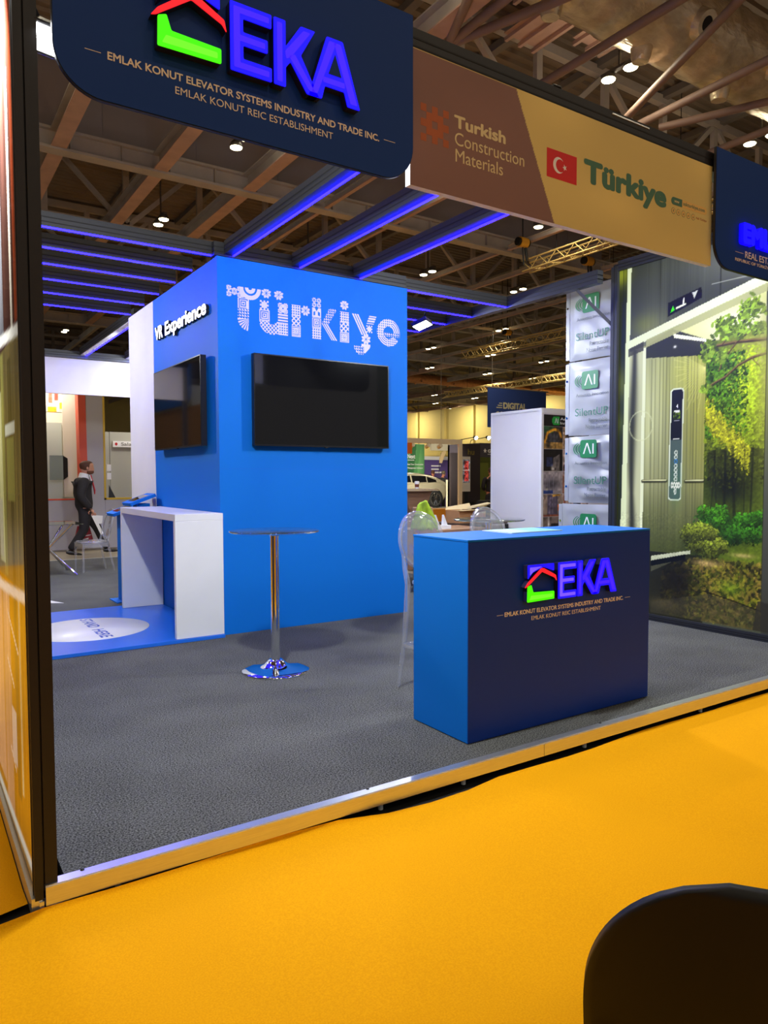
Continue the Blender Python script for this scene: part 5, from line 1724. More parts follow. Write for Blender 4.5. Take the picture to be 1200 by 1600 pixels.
art.rect(0.18, 0.34, 0.0, 0.10, (226, 170, 20)).rect(0.42, 0.52, 0.08, 0.2, (226, 180, 40)).rect(0.2, 0.26, 0.2, 0.5, (206, 96, 70)).rect(0.32, 0.38, 0.25, 0.55, (206, 80, 60)).rect(0.02, 0.08, 0.15, 0.4, (226, 190, 120)).noise(0.08, 0.05)
art.build('wall_print', (2.50, 17.29, 2.86), FRONT, print_mat('wall_print', 0, 0.6), gs)
sp = thing('direction_sign', 'small pale direction sign with a red dot on the grey partition behind the yellow frame', 'sign', (4.3, 17.5, 2.2))
obj('sign_board', MB().box(4.085, 5.3, 17.55, 17.59, 2.13, 2.27), TEXT_WHITE, sp)
obj('red_dot', MB().prism([(4.16 + 0.03 * math.cos(a), 2.20 + 0.035 * math.sin(a)) for a in np.linspace(0, 2 * PI, 17)[:-1]], (0, 17.549, 0), *FRONT, 0.002), mat('sign_red', (196, 30, 44), 0.5), sp)
text('sign_lettering', 'Sala Asc', (0, 17.549, 0), FRONT, 4.27, 4.78, 2.165, 0.075, mat('sign_grey', (120, 118, 112), 0.6), sp, 0.01, 0.002)
sc_ = thing('television', 'grey-green television on a black bracket, seen through the orange-framed opening behind the man', 'television', (2.85, 17.1, 1.6))
obj('display_panel', MB().box(2.64, 2.90, 16.95, 16.97, 1.37, 1.90), mat('dim_screen', (112, 122, 108), 0.3), sc_)
obj('casing', MB().add([(2.90, 16.95, 1.37), (3.0, 16.99, 1.44), (3.0, 16.99, 1.84), (2.90, 16.95, 1.90), (2.64, 16.99, 1.37), (2.64, 16.99, 1.90)], [(0, 1, 2, 3), (0, 3, 5, 4), (1, 4, 5, 2), (0, 4, 1), (3, 2, 5)]), BLACK_PLASTIC, sc_)
area_light('stand_spot', (2.4, 16.6, 3.7), (2.7, 17.3, 2.2), 0.3, 45, (1, 0.95, 0.85), parent=gs)
area_light('stand_spot', (4.6, 16.8, 3.6), (4.6, 17.6, 1.5), 0.4, 25, (1, 0.95, 0.88), parent=gs)


# ================================================================== PEOPLE
SKIN = mat('skin', (206, 150, 122), 0.55)
HAIR_BR = mat('brown_hair', (84, 50, 34), 0.7)
SUIT = vary(mat('black_suit_cloth', (34, 31, 33), 0.8), 60, 0.85, 1.15)
SHIRT = mat('white_shirt', (232, 232, 232), 0.7)
SHOE = mat('black_shoe', (22, 20, 20), 0.4)


def merge(dst, part, xf=None):
    vs, fs = part
    dst.add([xf @ Vector(v) for v in vs] if xf else vs, fs, True)


def head_part(c, yaw=0.0, tilt=0.0):
    """head with brow, nose, lips, chin and ears; faces +x before yaw; c = centre of the skull"""
    rings = []
    n = 28
    prof = [(-0.125, .030, .028), (-0.118, .055, .045), (-0.10, .074, .058), (-0.075, .083, .066), (-0.05, .087, .071), (-0.02, .092, .075), (0.01, .098, .078), (0.04, .100, .079), (0.075, .093, .073), (0.10, .073, .057), (0.115, .045, .036), (0.122, .012, .010)]
    for z, rx, ry in prof:
        ring = []
        for j in range(n):
            a = 2 * PI * j / n
            x, y = rx * math.cos(a), ry * math.sin(a)
            f = max(0, math.cos(a))
            if z < -0.06:
                x += 0.012 * f
            nose = math.exp(-((a if a < PI else a - 2 * PI) / 0.22) ** 2) * math.exp(-((z + 0.035) / 0.026) ** 2)
            x += 0.026 * nose
            lips = math.exp(-((a if a < PI else a - 2 * PI) / 0.35) ** 2) * math.exp(-((z + 0.075) / 0.010) ** 2)
            x += 0.005 * lips
            eye = sum(math.exp(-(((a if a < PI else a - 2 * PI) - s) / 0.2) ** 2) for s in (-0.42, 0.42)) * math.exp(-((z - 0.002) / 0.016) ** 2)
            x -= 0.009 * eye
            if z > -0.06 and math.cos(a) < 0:
                x *= 1.08
            ring.append((x, y, z))
        rings.append(ring)
    mb = MB().loft(rings)
    for s in (-1, 1):
        mb.ball((-0.008, s * 0.080, -0.01), (0.018, 0.010, 0.032), 10, 6)
    X = Matrix.Translation(c) @ Matrix.Rotation(yaw, 4, 'Z') @ Matrix.Rotation(tilt, 4, 'Y')
    return X, mb


def hair_part(X, m, parent, beard=None, long=0.0):
    n = 28
    rings = []
    for z, rx, ry in ((-0.055 - long, .080, .074), (-0.02, .100, .083), (0.02, .110, .087), (0.06, .112, .086), (0.095, .092, .068), (0.12, .058, .042), (0.132, .014, .010)):
        ring = []
        for j in range(n):
            a = 2 * PI * j / n
            x, y = rx * math.cos(a), ry * math.sin(a)
            if z < 0.065 and math.cos(a) > 0.1:     # the face stays free
                x = min(x, 0.012 + 0.02 * (z + 0.055) / 0.12)
            ring.append((x - 0.004, y, z + 0.004))
        rings.append(ring)
    mb = MB().loft(rings)
    mb.v = [tuple(X @ Vector(v)) for v in mb.v]
    h = obj('hair', mb, m, parent)
    if beard:
        rings = []
        for z, k in ((-0.131, 0.5), (-0.12, 0.86), (-0.10, 1.05), (-0.08, 1.05), (-0.062, 1.0)):
            ring = []
            for j in range(15):
                a = -1.75 + 3.5 * j / 14
                ring.append((0.083 * k * math.cos(a) + 0.016 * max(0, math.cos(a)), 0.068 * k * math.sin(a), z))
            for j in range(14, -1, -1):
                a = -1.75 + 3.5 * j / 14
                ring.append((0.066 * k * math.cos(a), 0.054 * k * math.sin(a), z))
            rings.append(ring)
        mb = MB().loft(rings)
        mb.v = [tuple(X @ Vector(v)) for v in mb.v]
        obj('beard', mb, beard, parent)
    return h


def hand_part(wrist, d, palm_n, curl=0.6, s=1.0):
    """palm and five bent fingers; d = along the hand, palm_n = the way the palm faces"""
    d, pn = Vector(d).normalized(), Vector(palm_n).normalized()
    side = d.cross(pn).normalized()
    w_ = Vector(wrist)
    out = []
    pv = [w_, w_ + d * 0.05 * s, w_ + d * 0.092 * s]
    out.append(skin_mesh([tuple(p) for p in pv], [(0, 1), (1, 2)], [(0.027 * s, 0.022 * s), (0.038 * s, 0.018 * s), (0.038 * s, 0.015 * s)], 1))
    for k, (o_, L) in enumerate(((-0.029, 0.072), (-0.010, 0.082), (0.010, 0.078), (0.028, 0.062))):
        p0 = w_ + d * 0.075 * s + side * o_ * s
        p1 = p0 + d * 0.03 * s
        pts, ang, p, dirv = [p0, p1], 0, p1, d
        for q in (0.42, 0.33, 0.25):
            ang += curl * (0.75 if q == 0.42 else 0.9)
            dirv = (d * math.cos(ang) + pn * math.sin(ang))
            p = p + dirv * L * q * s
            pts.append(p)
        out.append(skin_mesh([tuple(p) for p in pts], [(i, i + 1) for i in range(4)], [0.0095 * s, 0.0095 * s, 0.009 * s, 0.008 * s, 0.007 * s], 1))
    p0 = w_ + d * 0.02 * s - side * 0.026 * s
    pts = [p0, p0 + (d * 0.5 - side * 0.75 + pn * 0.4).normalized() * 0.036 * s]
    pts.append(pts[-1] + (d * 0.85 - side * 0.2 + pn * 0.5).normalized() * 0.03 * s)
    pts.append(pts[-1] + (d * 0.8 + side * 0.1 + pn * 0.5).normalized() * 0.024 * s)
    out.append(skin_mesh([tuple(p) for p in pts], [(0, 1), (1, 2), (2, 3)], [0.012 * s, 0.011 * s, 0.0095 * s, 0.008 * s], 1))
    return out


def person(label, loc, rz, J, top_m, leg_m, hair_m, beard=None, head_yaw=0.0, head_tilt=0.0, shirt=True, long_coat=0.0, hand_curl=0.6, tie=None, skin_m=None):
    """J: joints in metres, facing +x: pelvis, chest, neck, head, sh/el/wr (l, r), hip/kn/an (l, r)"""
    t = thing('person', label, 'person', (0, 0, 0), 0)
    j = {k: Vector(v) for k, v in J.items()}
    skin_m = skin_m or SKIN
    # one continuous body under the clothes
    vs = [j['pelvis'], j['chest'], j['neck'], j['neck'] + (j['head'] - j['neck']) * 0.55]
    rad = [(0.12, 0.10), (0.11, 0.085), (0.055, 0.055), (0.054, 0.056)]
    ed = [(0, 1), (1, 2), (2, 3)]
    for s in 'lr':
        b = len(vs)
        vs += [j['sh' + s], j['el' + s], j['wr' + s]]
        rad += [0.035, 0.034, 0.026]
        ed += [(1, b), (b, b + 1), (b + 1, b + 2)]
        b = len(vs)
        vs += [j['hip' + s], j['kn' + s], j['an' + s]]
        rad += [0.08, 0.055, 0.04]
        ed += [(0, b), (b, b + 1), (b + 1, b + 2)]
    body = MB()
    merge(body, skin_mesh([tuple(v) for v in vs], ed, rad))
    X, hm = head_part(j['head'], head_yaw, head_tilt)
    body.add([X @ Vector(v) for v in hm.v], hm.f, True)
    for s in 'lr':
        d = (j['wr' + s] - j['el' + s]).normalized()
        inward = Vector((0, -1 if s == 'l' else 1, 0))
        fw = J.get('hd' + s)
        for p in hand_part(j['wr' + s], fw or d, inward, hand_curl):
            merge(body, p)
    obj('body', body, skin_m, t)
    hair_part(X, hair_m, t, beard)
    # trousers
    vs, rad, ed = [j['pelvis'] + Vector((0, 0, 0.06)), j['pelvis']], [(0.165, 0.125), (0.17, 0.13)], [(0, 1)]
    for s in 'lr':
        b = len(vs)
        m_ = (j['hip' + s] + j['kn' + s]) / 2
        c_ = (j['kn' + s] + j['an' + s]) / 2
        an = j['an' + s] + Vector((0, 0, 0.0))
        vs += [j['hip' + s], m_, j['kn' + s], c_, an]
        rad += [0.112, 0.098, 0.078, 0.074, 0.068]
        ed += [(1, b), (b, b + 1), (b + 1, b + 2), (b + 2, b + 3), (b + 3, b + 4)]
    mb = MB()
    merge(mb, skin_mesh([tuple(v) for v in vs], ed, rad))
    obj('trousers', mb, leg_m, t)
    # jacket or top, with sleeves
    up = j['chest'] - j['pelvis']
    vs = [j['chest'] - up * 0.25, j['chest'] - up * 0.02, j['chest'] + up * 0.16, j['neck'] - Vector((0, 0, 0.02)), j['pelvis'] + up * 0.30, j['pelvis'] + up * 0.02 - Vector((0, 0, long_coat))]
    rad = [(0.185, 0.14), (0.19, 0.13), (0.14, 0.10), (0.075, 0.075), (0.180, 0.145), (0.198, 0.155)]
    mb = MB()
    merge(mb, skin_mesh([tuple(v) for v in vs], [(0, 1), (1, 2), (2, 3), (0, 4), (4, 5)], rad))
    for s in 'lr':
        d = (j['wr' + s] - j['el' + s]).normalized()
        a0 = j['sh' + s] + (j['chest'] - j['sh' + s]) * 0.35
        ch = [a0, j['sh' + s], j['sh' + s] * 0.5 + j['el' + s] * 0.5, j['el' + s], j['el' + s] * 0.45 + j['wr' + s] * 0.55, j['wr' + s] - d * 0.01]
        merge(mb, skin_mesh([tuple(v) for v in ch], [(i, i + 1) for i in range(5)], [0.10, 0.098, 0.082, 0.072, 0.064, 0.055]))
    jk = obj('jacket' if shirt else 'top', mb, top_m, t)
    if shirt:
        nk = j['neck']
        mb = MB()
        mb.tube([nk - Vector((0.0, 0, 0.06)), nk + Vector((0.005, 0, 0.02)), nk + Vector((0.012, 0, 0.048))], [0.088, 0.074, 0.066], 18)
        mb.add([nk + Vector(v) for v in ((0.07, -0.055, 0.0), (0.07, 0.055, 0.0), (0.155, 0.0, -0.22), (0.09, -0.05, 0.03), (0.09, 0.05, 0.03))], [(0, 1, 4, 3), (0, 3, 2), (3, 4, 2), (4, 1, 2)])
        obj('shirt', mb, SHIRT, t)
        if tie:
            mb = MB()
            mb.loft([[nk + Vector((x, y, z)) for x, y, z in r] for r in (
                [(0.095, -0.022, 0.02), (0.095, 0.022, 0.02), (0.115, 0.022, 0.02), (0.115, -0.022, 0.02)],
                [(0.105, -0.018, -0.03), (0.105, 0.018, -0.03), (0.125, 0.018, -0.03), (0.125, -0.018, -0.03)],
                [(0.155, -0.035, -0.28), (0.155, 0.035, -0.28), (0.170, 0.035, -0.28), (0.170, -0.035, -0.28)],
                [(0.155, -0.008, -0.36), (0.155, 0.008, -0.36), (0.168, 0.008, -0.36), (0.168, -0.008, -0.36)])], smooth=False)
            obj('tie', mb, tie, t)
    # shoes
    for s in 'lr':
        an = j['an' + s]
        toe = J.get('toe' + s, (0.19, 0, -0.07))
        a, b = an + Vector((-0.06, 0, -0.055)), an + Vector(toe)
        d = (b - a)
        rings = []
        for k, (wd, ht, dz) in enumerate(((0.025, 0.03, 0.02), (0.036, 0.055, 0.018), (0.040, 0.055, 0.015), (0.044, 0.036, 0.0), (0.042, 0.028, -0.004), (0.022, 0.018, -0.008))):
            c = a + d * (k / 5) + Vector((0, 0, dz))
            rings.append([(c.x, c.y + wd * math.cos(q), c.z + ht * math.sin(q) * (1 if math.sin(q) > 0 else 0.75)) for q in np.linspace(0, 2 * PI, 17)[:-1]])
        obj('shoe', MB().loft(rings), SHOE, t)
    t.location = loc
    t.rotation_euler = (0, 0, rz)
    return t


# the man who walks past the back of the stand
walk = dict(pelvis=(0.0, 0, 0.96), chest=(-0.02, 0, 1.40), neck=(0.0, 0, 1.555), head=(0.055, 0, 1.715),
            shl=(-0.03, 0.19, 1.46), ell=(-0.06, 0.24, 1.16), wrl=(0.10, 0.22, 0.90), shr=(-0.03, -0.19, 1.46), elr=(-0.10, -0.25, 1.17), wrr=(0.06, -0.24, 0.91),
            hipl=(0.0, 0.095, 0.92), knl=(0.21, 0.10, 0.53), anl=(0.36, 0.10, 0.105), hipr=(0.0, -0.095, 0.92), knr=(-0.03, -0.10, 0.50), anr=(-0.24, -0.10, 0.125),
            hdr=(0.35, 0.05, -0.9), hdl=(0.3, -0.05, -0.9), toel=(0.19, 0, -0.045), toer=(0.17, 0, -0.085))
man = person('bearded man in a black suit and red tie walking past the back of the stand', (2.93, 15.0, FZ), 0.0, walk, SUIT, SUIT, HAIR_BR, beard=mat('brown_beard', (110, 66, 44), 0.75), tie=mat('red_tie', (196, 30, 34), 0.6), long_coat=0.12)
man.scale = (1.22, 1.12, 1.0)
tag(obj('paper_sheet', MB().add([(3.00, 14.74, 0.70), (3.07, 14.74, 0.69), (3.22, 14.73, 0.33), (3.17, 14.73, 0.31), (3.02, 14.75, 0.70), (3.22, 14.76, 0.68), (3.21, 14.76, 0.53), (3.10, 14.75, 0.52)], [(0, 1, 2, 3), (4, 5, 6, 7)]), mat('paper_white', (236, 234, 224), 0.6)), 'folded white papers in the walking man\'s near hand', 'paper')
bg = thing('paper_bag', 'dark red carrier bag with pale lettering, held low behind the walking man\'s legs', 'bag', (2.98, 15.22, 0.25))
RED = mat('dark_red_paper', (150, 22, 34), 0.5)
obj('bag_body', MB().add([(2.78, 15.27, 0.10), (3.16, 15.27, 0.10), (3.16, 15.38, 0.10), (2.78, 15.38, 0.10), (2.86, 15.3, 0.46), (3.08, 15.3, 0.46), (3.08, 15.35, 0.46), (2.86, 15.35, 0.46)], [(0, 1, 5, 4), (1, 2, 6, 5), (2, 3, 7, 6), (3, 0, 4, 7), (0, 3, 2, 1), (4, 5, 6, 7)]), RED, bg)
obj('bag_handle', MB().tube([(2.90, 15.32, 0.46), (2.96, 15.30, 0.62), (3.04, 15.27, 0.735), (3.05, 15.30, 0.62), (3.06, 15.32, 0.46)], 0.008, 8), SHIRT, bg)
obj('bag_print', MB().add([(2.83, 15.266, 0.16), (3.05, 15.266, 0.20), (3.05, 15.269, 0.22), (2.84, 15.269, 0.18), (2.9, 15.271, 0.245), (3.1, 15.271, 0.275), (3.1, 15.273, 0.285), (2.9, 15.273, 0.26)], [(0, 1, 2, 3), (4, 5, 6, 7)]), SHIRT, bg)

stand = dict(pelvis=(0, 0, 0.96), chest=(-0.02, 0, 1.40), neck=(0.0, 0, 1.55), head=(0.03, 0, 1.70),
             shl=(-0.02, 0.22, 1.45), ell=(-0.02, 0.29, 1.16), wrl=(0.16, 0.17, 1.06), shr=(-0.02, -0.22, 1.45), elr=(-0.02, -0.29, 1.16), wrr=(0.16, -0.17, 1.06),
             hipl=(0, 0.10, 0.92), knl=(0.02, 0.115, 0.50), anl=(0, 0.12, 0.09), hipr=(0, -0.10, 0.92), knr=(0.02, -0.115, 0.50), anr=(0, -0.12, 0.09))
DARKNAVY = mat('dark_cloth', (24, 22, 28), 0.8)
DENIM = mat('dark_trousers', (34, 34, 42), 0.8)
SKIN2 = mat('skin_ruddy', (190, 124, 96), 0.6)
person('man in a dark jumper seen from behind, left of the white partition corner', (16.72, 18.62, FZ), 1.15, stand, DARKNAVY, DENIM, mat('short_brown_hair', (70, 46, 34), 0.8), shirt=False, skin_m=SKIN2)
person('person in a dark blue top standing behind the silver car', (20.36, 26.65, FZ), 0.4, stand, mat('navy_top', (24, 26, 40), 0.8), DENIM, HAIR_BR, shirt=False, skin_m=SKIN2)
lean = dict(stand)
lean.update(chest=(0.10, 0, 1.36), neck=(0.14, 0, 1.52), head=(0.22, 0, 1.66), shl=(0.08, 0.2, 1.41), shr=(0.08, -0.2, 1.41), ell=(0.14, 0.25, 1.12), elr=(0.14, -0.25, 1.12), wrl=(0.32, 0.17, 1.02), wrr=(0.32, -0.17, 1.02))
person('person in a dark jacket leaning forward behind the silver car, right of another person', (19.98, 25.55, FZ), 0.3, lean, mat('charcoal_jacket', (36, 34, 36), 0.8), DENIM, mat('grey_brown_hair', (96, 84, 70), 0.8), shirt=False, skin_m=SKIN2)


# ================================================================== THE CENTRE BACKGROUND
# silver car on a low podium
podium = thing('car_podium', 'low grey podium with a yellow front edge under the silver car', 'podium', (17, 25, FZ))
obj('podium_top', MB().box(12.5, 19.4, 23.7, 27.2, 0.10, 0.14), mat('podium_grey', (112, 110, 106), 0.6), podium)
obj('podium_front', MB().box(12.5, 19.38, 23.72, 27.1, FZ, 0.10), mat('podium_yellow', (236, 166, 20), 0.6), podium)
car = thing('car', 'silver hatchback car on a podium, its rear half showing beyond the blue tower', 'car', (16.9, 24.95, 0.14))
PAINT = mat('silver_car_paint', (206, 198, 168), 0.25, 0.55, coat=0.6)
TRIM = mat('car_black_trim', (20, 20, 20), 0.4)
CG = mat('car_dark_glass', (14, 16, 18), 0.05, coat=0.5)
xs = [0, 0.12, 0.5, 1.0, 1.5, 2.0, 2.5, 3.0, 3.5, 3.95, 4.25, 4.45, 4.52]
zb = [0.45, 0.30, 0.24, 0.22, 0.22, 0.22, 0.22, 0.22, 0.22, 0.24, 0.28, 0.40, 0.52]
zt = [0.62, 0.72, 0.86, 0.94, 0.98, 1.0, 1.02, 1.04, 1.06, 1.08, 1.08, 1.0, 0.90]
hw = [0.62, 0.78, 0.90, 0.94, 0.95, 0.95, 0.95, 0.95, 0.95, 0.94, 0.90, 0.82, 0.74]
rings = []
CX, CY, CZ = 14.75, 24.95, 0.14
for x, b, t_, h in zip(xs, zb, zt, hw):
    half = [(h * 0.86, b), (h * 0.97, b + (t_ - b) * 0.2), (h, b + (t_ - b) * 0.55), (h * 0.965, b + (t_ - b) * 0.88), (h * 0.86, t_)]
    rings.append([(CX + x, CY - y, CZ + z) for y, z in half] + [(CX + x, CY + y, CZ + z) for y, z in reversed(half)])
obj('car_body', MB().loft(rings), PAINT, car)
gx_ = [1.05, 1.75, 2.1, 2.7, 3.2, 3.6, 4.0, 4.33]
gz = [0.93, 1.33, 1.43, 1.46, 1.44, 1.38, 1.25, 1.08]
rings = []
for x, z in zip(gx_, gz):
    q = min(1, (z - 0.9) / 0.5)
    half = [(0.90, 0.92), (0.90 - 0.13 * q, 0.92 + (z - 0.92) * 0.72), (0.86 - 0.22 * q, 0.92 + (z - 0.92) * 0.93), (0.4, z)]
    rings.append([(CX + x, CY - y, CZ + zz) for y, zz in half] + [(CX + x, CY + y, CZ + zz) for y, zz in reversed(half)])
obj('car_roof', MB().loft(rings), PAINT, car)
for s in (-1, 1):
    def W(x0, x1, z0, z1a, z1b):
        pts = []
        for x, z in ((x0, z0), (x1, z0 + 0.02), (x1, z1b), (x0, z1a)):
            pts.append((CX + x, CY + s * (0.905 - 0.13 * (z - 0.95) / 0.36), CZ + z))
        return pts
    for x0, x1, a, b in ((1.62, 2.55, 1.22, 1.34), (2.62, 3.35, 1.34, 1.31), (3.40, 3.85, 1.29, 1.15)):
        obj('side_window', MB().face(W(x0, x1, 1.04, a, b)), CG, car)
obj('rear_window', MB().face([(CX + 4.35, CY - 0.66, CZ + 1.09), (CX + 4.35, CY + 0.66, CZ + 1.09), (CX + 3.72, CY + 0.55, CZ + 1.37), (CX + 3.72, CY - 0.55, CZ + 1.37)]), CG, car)
obj('tail_light', MB().box(CX + 4.36, CX + 4.50, CY - 0.80, CY - 0.5, CZ + 0.86, CZ + 0.93), mat('tail_red', (130, 16, 16), 0.3), car)
for x in (0.80, 3.72):
    for s in (-1, 1):
        y = CY + s * 0.88
        arch = [(CX + x + 0.41 * math.cos(a), y + s * 0.075, CZ + 0.36 + 0.41 * math.sin(a)) for a in np.linspace(-0.4, PI + 0.4, 20)]
        obj('wheel_arch', MB().face(arch), TRIM, car)
        wb = MB()
        ax = Vector((0, s, 0))
        c = Vector((CX + x, y + s * 0.02, CZ + 0.355))
        ring_ = lambda r, o_: [(c.x + r * math.cos(a), c.y + s * o_, c.z + r * math.sin(a)) for a in np.linspace(0, 2 * PI, 33)[:-1]]
        tyre = obj('wheel', wb.loft([ring_(0.26, -0.10), ring_(0.34, -0.10), ring_(0.355, -0.06), ring_(0.355, 0.05), ring_(0.34, 0.085), ring_(0.25, 0.085), ring_(0.24, 0.05)]), mat('tyre', (20, 20, 20), 0.8) if 'tyre' not in MATS else MATS['tyre'], car)
        rim = MB()
        for k in range(10):
            a = 2 * PI * k / 10
            rim.bar((c.x, c.y + s * 0.075, c.z), (c.x + 0.245 * math.cos(a), c.y + s * 0.085, c.z + 0.245 * math.sin(a)), 0.035, 0.02)
        rim.tube([(c.x + 0.25 * math.cos(a), c.y + s * 0.085, c.z + 0.25 * math.sin(a)) for a in np.linspace(0, 2 * PI, 33)[:-1]], 0.014, 8, closed=True)
        rim.tube([c + ax * 0.07, c + ax * 0.10], 0.05, 14)
        obj('rim', rim, CHROME, tyre)

# tall green exhibition board
gb = thing('display_board', 'tall green exhibition board with white lettering, beyond the silver car', 'display board', (19.9, 27.6, FZ))
art = Art(2.2, 3.05, 0.03, (50, 108, 66))
art.glow(1.8, 2.2, 0.5, 1.4, (126, 190, 120), 0.9).poly([(0.9, 0), (1.4, 0), (1.75, 3.05), (1.45, 3.05)], (40, 92, 58), 0.7).poly([(1.3, 0), (1.5, 0), (2.0, 3.05), (1.8, 3.05)], (84, 150, 92), 0.8)
obj('board', MB().box(18.4, 20.6, 27.62, 27.7, FZ, 2.96), WHITE, gb)
art.build('printed_face', (18.4, 27.61, FZ), FRONT, print_mat('green_print', 0, 0.5), gb)
text('board_lettering', 'Next', (0, 27.6, 0), FRONT, 19.62, 20.05, 2.28, 0.20, TEXT_WHITE, gb, 0.02, 0.004)
obj('rule_line', MB().box(19.62, 20.0, 27.595, 27.605, 2.19, 2.215), TEXT_WHITE, gb)
text('board_lettering', 'Real Time Construction', (0, 27.6, 0), FRONT, 19.62, 20.52, 1.97, 0.075, TEXT_WHITE, gb, 0.01, 0.004)
text('board_lettering', 'Management Software', (0, 27.6, 0), FRONT, 19.62, 20.50, 1.80, 0.075, TEXT_WHITE, gb, 0.01, 0.004)
pb = thing('display_board', 'purple exhibition board with lines of white lettering, beyond the silver car and the two people', 'display board', (22.0, 28.4, FZ))
obj('board', MB().box(21.15, 24.2, 28.42, 28.5, FZ, 2.25), mat('purple_board', (92, 74, 138), 0.5), pb)
for i, (s, a, b) in enumerate((('GreatNew Core', 21.62, 22.2), ('for the way', 21.62, 22.1), ('we build together', 21.62, 22.4))):
    text('board_lettering', '', (0, 0, 0), FRONT, 0, 1, 0, 1, TEXT_WHITE, pb) if False else obj('lettering_line', MB().box(a, b, 28.41, 28.42, 1.92 - i * 0.16, 1.99 - i * 0.16), TEXT_WHITE, pb)
obj('header_rail', MB().box(21.1, 24.25, 28.35, 28.5, 2.25, 2.42), WALL_WHITE, pb)
wl = thing('hanging_lantern', 'cream fabric banner with a rounded corner hanging high over the purple board', 'hanging banner', (22.4, 28.6, 2.7))
obj('fabric', MB().prism(round_rect(21.75, 23.1, 2.72, 3.25, 0.2, 8, (0, 1, 0, 0)), (0, 28.7, 0), *FRONT, 0.12), mat('cream_fabric', (232, 224, 196), 0.7), wl)
obj('hanger', MB().tube([(22.4, 28.64, 3.25), (22.4, 28.64, 11.59)], 0.01, 6), STEEL_DARK, wl)
ff = thing('feather_flag', 'small cream feather flag standing between the purple board and the white gantry', 'flag', (20.3, 26.0, FZ))
obj('flag_cloth', MB().prism([(20.24, 2.05), (20.40, 2.03), (20.52, 2.3), (20.64, 2.56), (20.50, 2.60), (20.36, 2.50), (20.27, 2.3)], (0, 26.02, 0), *FRONT, 0.01), mat('flag_cream', (206, 180, 136), 0.7), ff)
obj('pole', MB().tube([(20.22, 26.02, FZ), (20.25, 26.02, 2.1), (20.36, 26.02, 2.5)], 0.012, 8), BLACK_PLASTIC, ff)

# white gantry frame
gf = thing('gantry_frame', 'white open gantry frame framing the silver car, with small spotlights under its top bar', 'frame', (13.5, 18, FZ))
GANTRY = mat('gantry_white', (222, 214, 190), 0.5)
obj('post', MB().box(14.79, 14.92, 17.97, 18.05, FZ, 2.45), GANTRY, gf)
obj('top_bar', MB().box(11.2, 14.92, 17.97, 18.05, 2.45, 2.60), GANTRY, gf)
obj('post', MB().box(11.2, 11.4, 17.9, 18.1, FZ, 2.42), GANTRY, gf)
for i, x in enumerate((12.98, 13.57, 14.05)):
    s = thing('track_spotlight', 'small spotlight under the white gantry bar, %s of three in view' % ('left', 'middle', 'right')[i], 'spotlight', (x, 18, 2.38), 0, 'spotlights under the gantry')
    obj('spot_head', MB().tube([(x, 17.96, 2.40), (x, 18.10, 2.35)], [0.065, 0.06], 14).tube([(x, 18.01, 2.38), (x, 18.01, 2.45)], 0.012, 8), GANTRY, s)
    obj('spot_lens', MB().tube([(x, 18.10, 2.35), (x, 18.105, 2.348)], 0.05, 14), LAMP_GLOW, s)
    area_light('spot_light', (x, 18.13, 2.34), (x + 3.6, 24.5, 0.9), 0.1, 55, (1, 0.93, 0.78), 1.2, parent=s)
ob = thing('orange_sign', 'small orange sign edge right beside the blue tower, in front of the white gantry', 'sign', (11.4, 16.3, FZ))
obj('sign_board', MB().box(11.0, 11.74, 16.3, 16.33, 2.06, 2.36), mat('warm_orange_board', (224, 120, 40), 0.5), ob)
obj('sign_post', MB().box(11.1, 11.14, 16.33, 16.36, FZ, 2.36), GANTRY, ob)

# dark towers
dt = thing('display_tower', 'narrow dark tower directly left of the white gantry post', 'display tower', (16.5, 20.5, FZ))
obj('tower_body', MB().box(16.25, 16.56, 20.2, 20.3, FZ, 2.27), mat('near_black_board', (40, 34, 36), 0.6), dt)
ht = thing('display_tower', 'dark tower with dim gold lettering right of the white gantry post', 'display tower', (16.5, 19.4, FZ))
obj('tower_body', MB().box(16.04, 16.83, 19.3, 19.42, FZ, 2.55), mat('dark_plum_board', (48, 40, 44), 0.6), ht)
text('tower_lettering', 'hu', (0, 19.295, 0), FRONT, 16.27, 16.55, 2.18, 0.2, mat('dim_gold', (130, 118, 46), 0.5), ht, 0.0, 0.004)
obj('tower_shelf', MB().box(16.0, 16.35, 19.05, 19.3, 0.5, 0.55), BLACK_PLASTIC, ht)
ks = thing('info_screen', 'upright info screen with a red plan, beside the white gantry post', 'screen', (15.88, 18.95, 0.9))
obj('screen_casing', MB().box(15.70, 16.06, 18.92, 18.99, 0.92, 2.10), mat('screen_grey', (206, 204, 200), 0.4), ks)
art = Art(0.30, 0.78, 0.02, (110, 112, 122))
art.rect(0.08, 0.24, 0.05, 0.72, (206, 70, 66)).noise(0.35, 0.05).rect(0, 0.3, 0.41, 0.43, (226, 226, 226))
art.build('screen_plan', (15.73, 18.915, 1.22), FRONT, print_mat('plan_print', 0.35, 0.3), ks)
obj('screen_foot', MB().box(15.8, 15.96, 18.93, 18.98, FZ, 0.92), BLACK_PLASTIC, ks)
gl = thing('exhibition_booth', 'dark grey booth with a white star and lettering on its header', 'booth', (17.6, 19.8, FZ))
BOOTH = mat('booth_dark_grey', (72, 68, 78), 0.5)
obj('header', MB().box(17.14, 19.5, 19.7, 19.8, 2.12, 2.62), BOOTH, gl)
obj('side_wall', MB().box(17.14, 17.22, 19.8, 21.5, FZ, 2.62), BOOTH, gl)
obj('back_wall', MB().box(17.14, 19.5, 21.4, 21.5, FZ, 2.62), mat('moss_green_wall', (96, 104, 40), 0.6), gl)
obj('picture_frame', MB().box(17.30, 19.0, 21.30, 21.34, 1.0, 1.96), mat('bright_moss', (128, 138, 52), 0.6), gl)
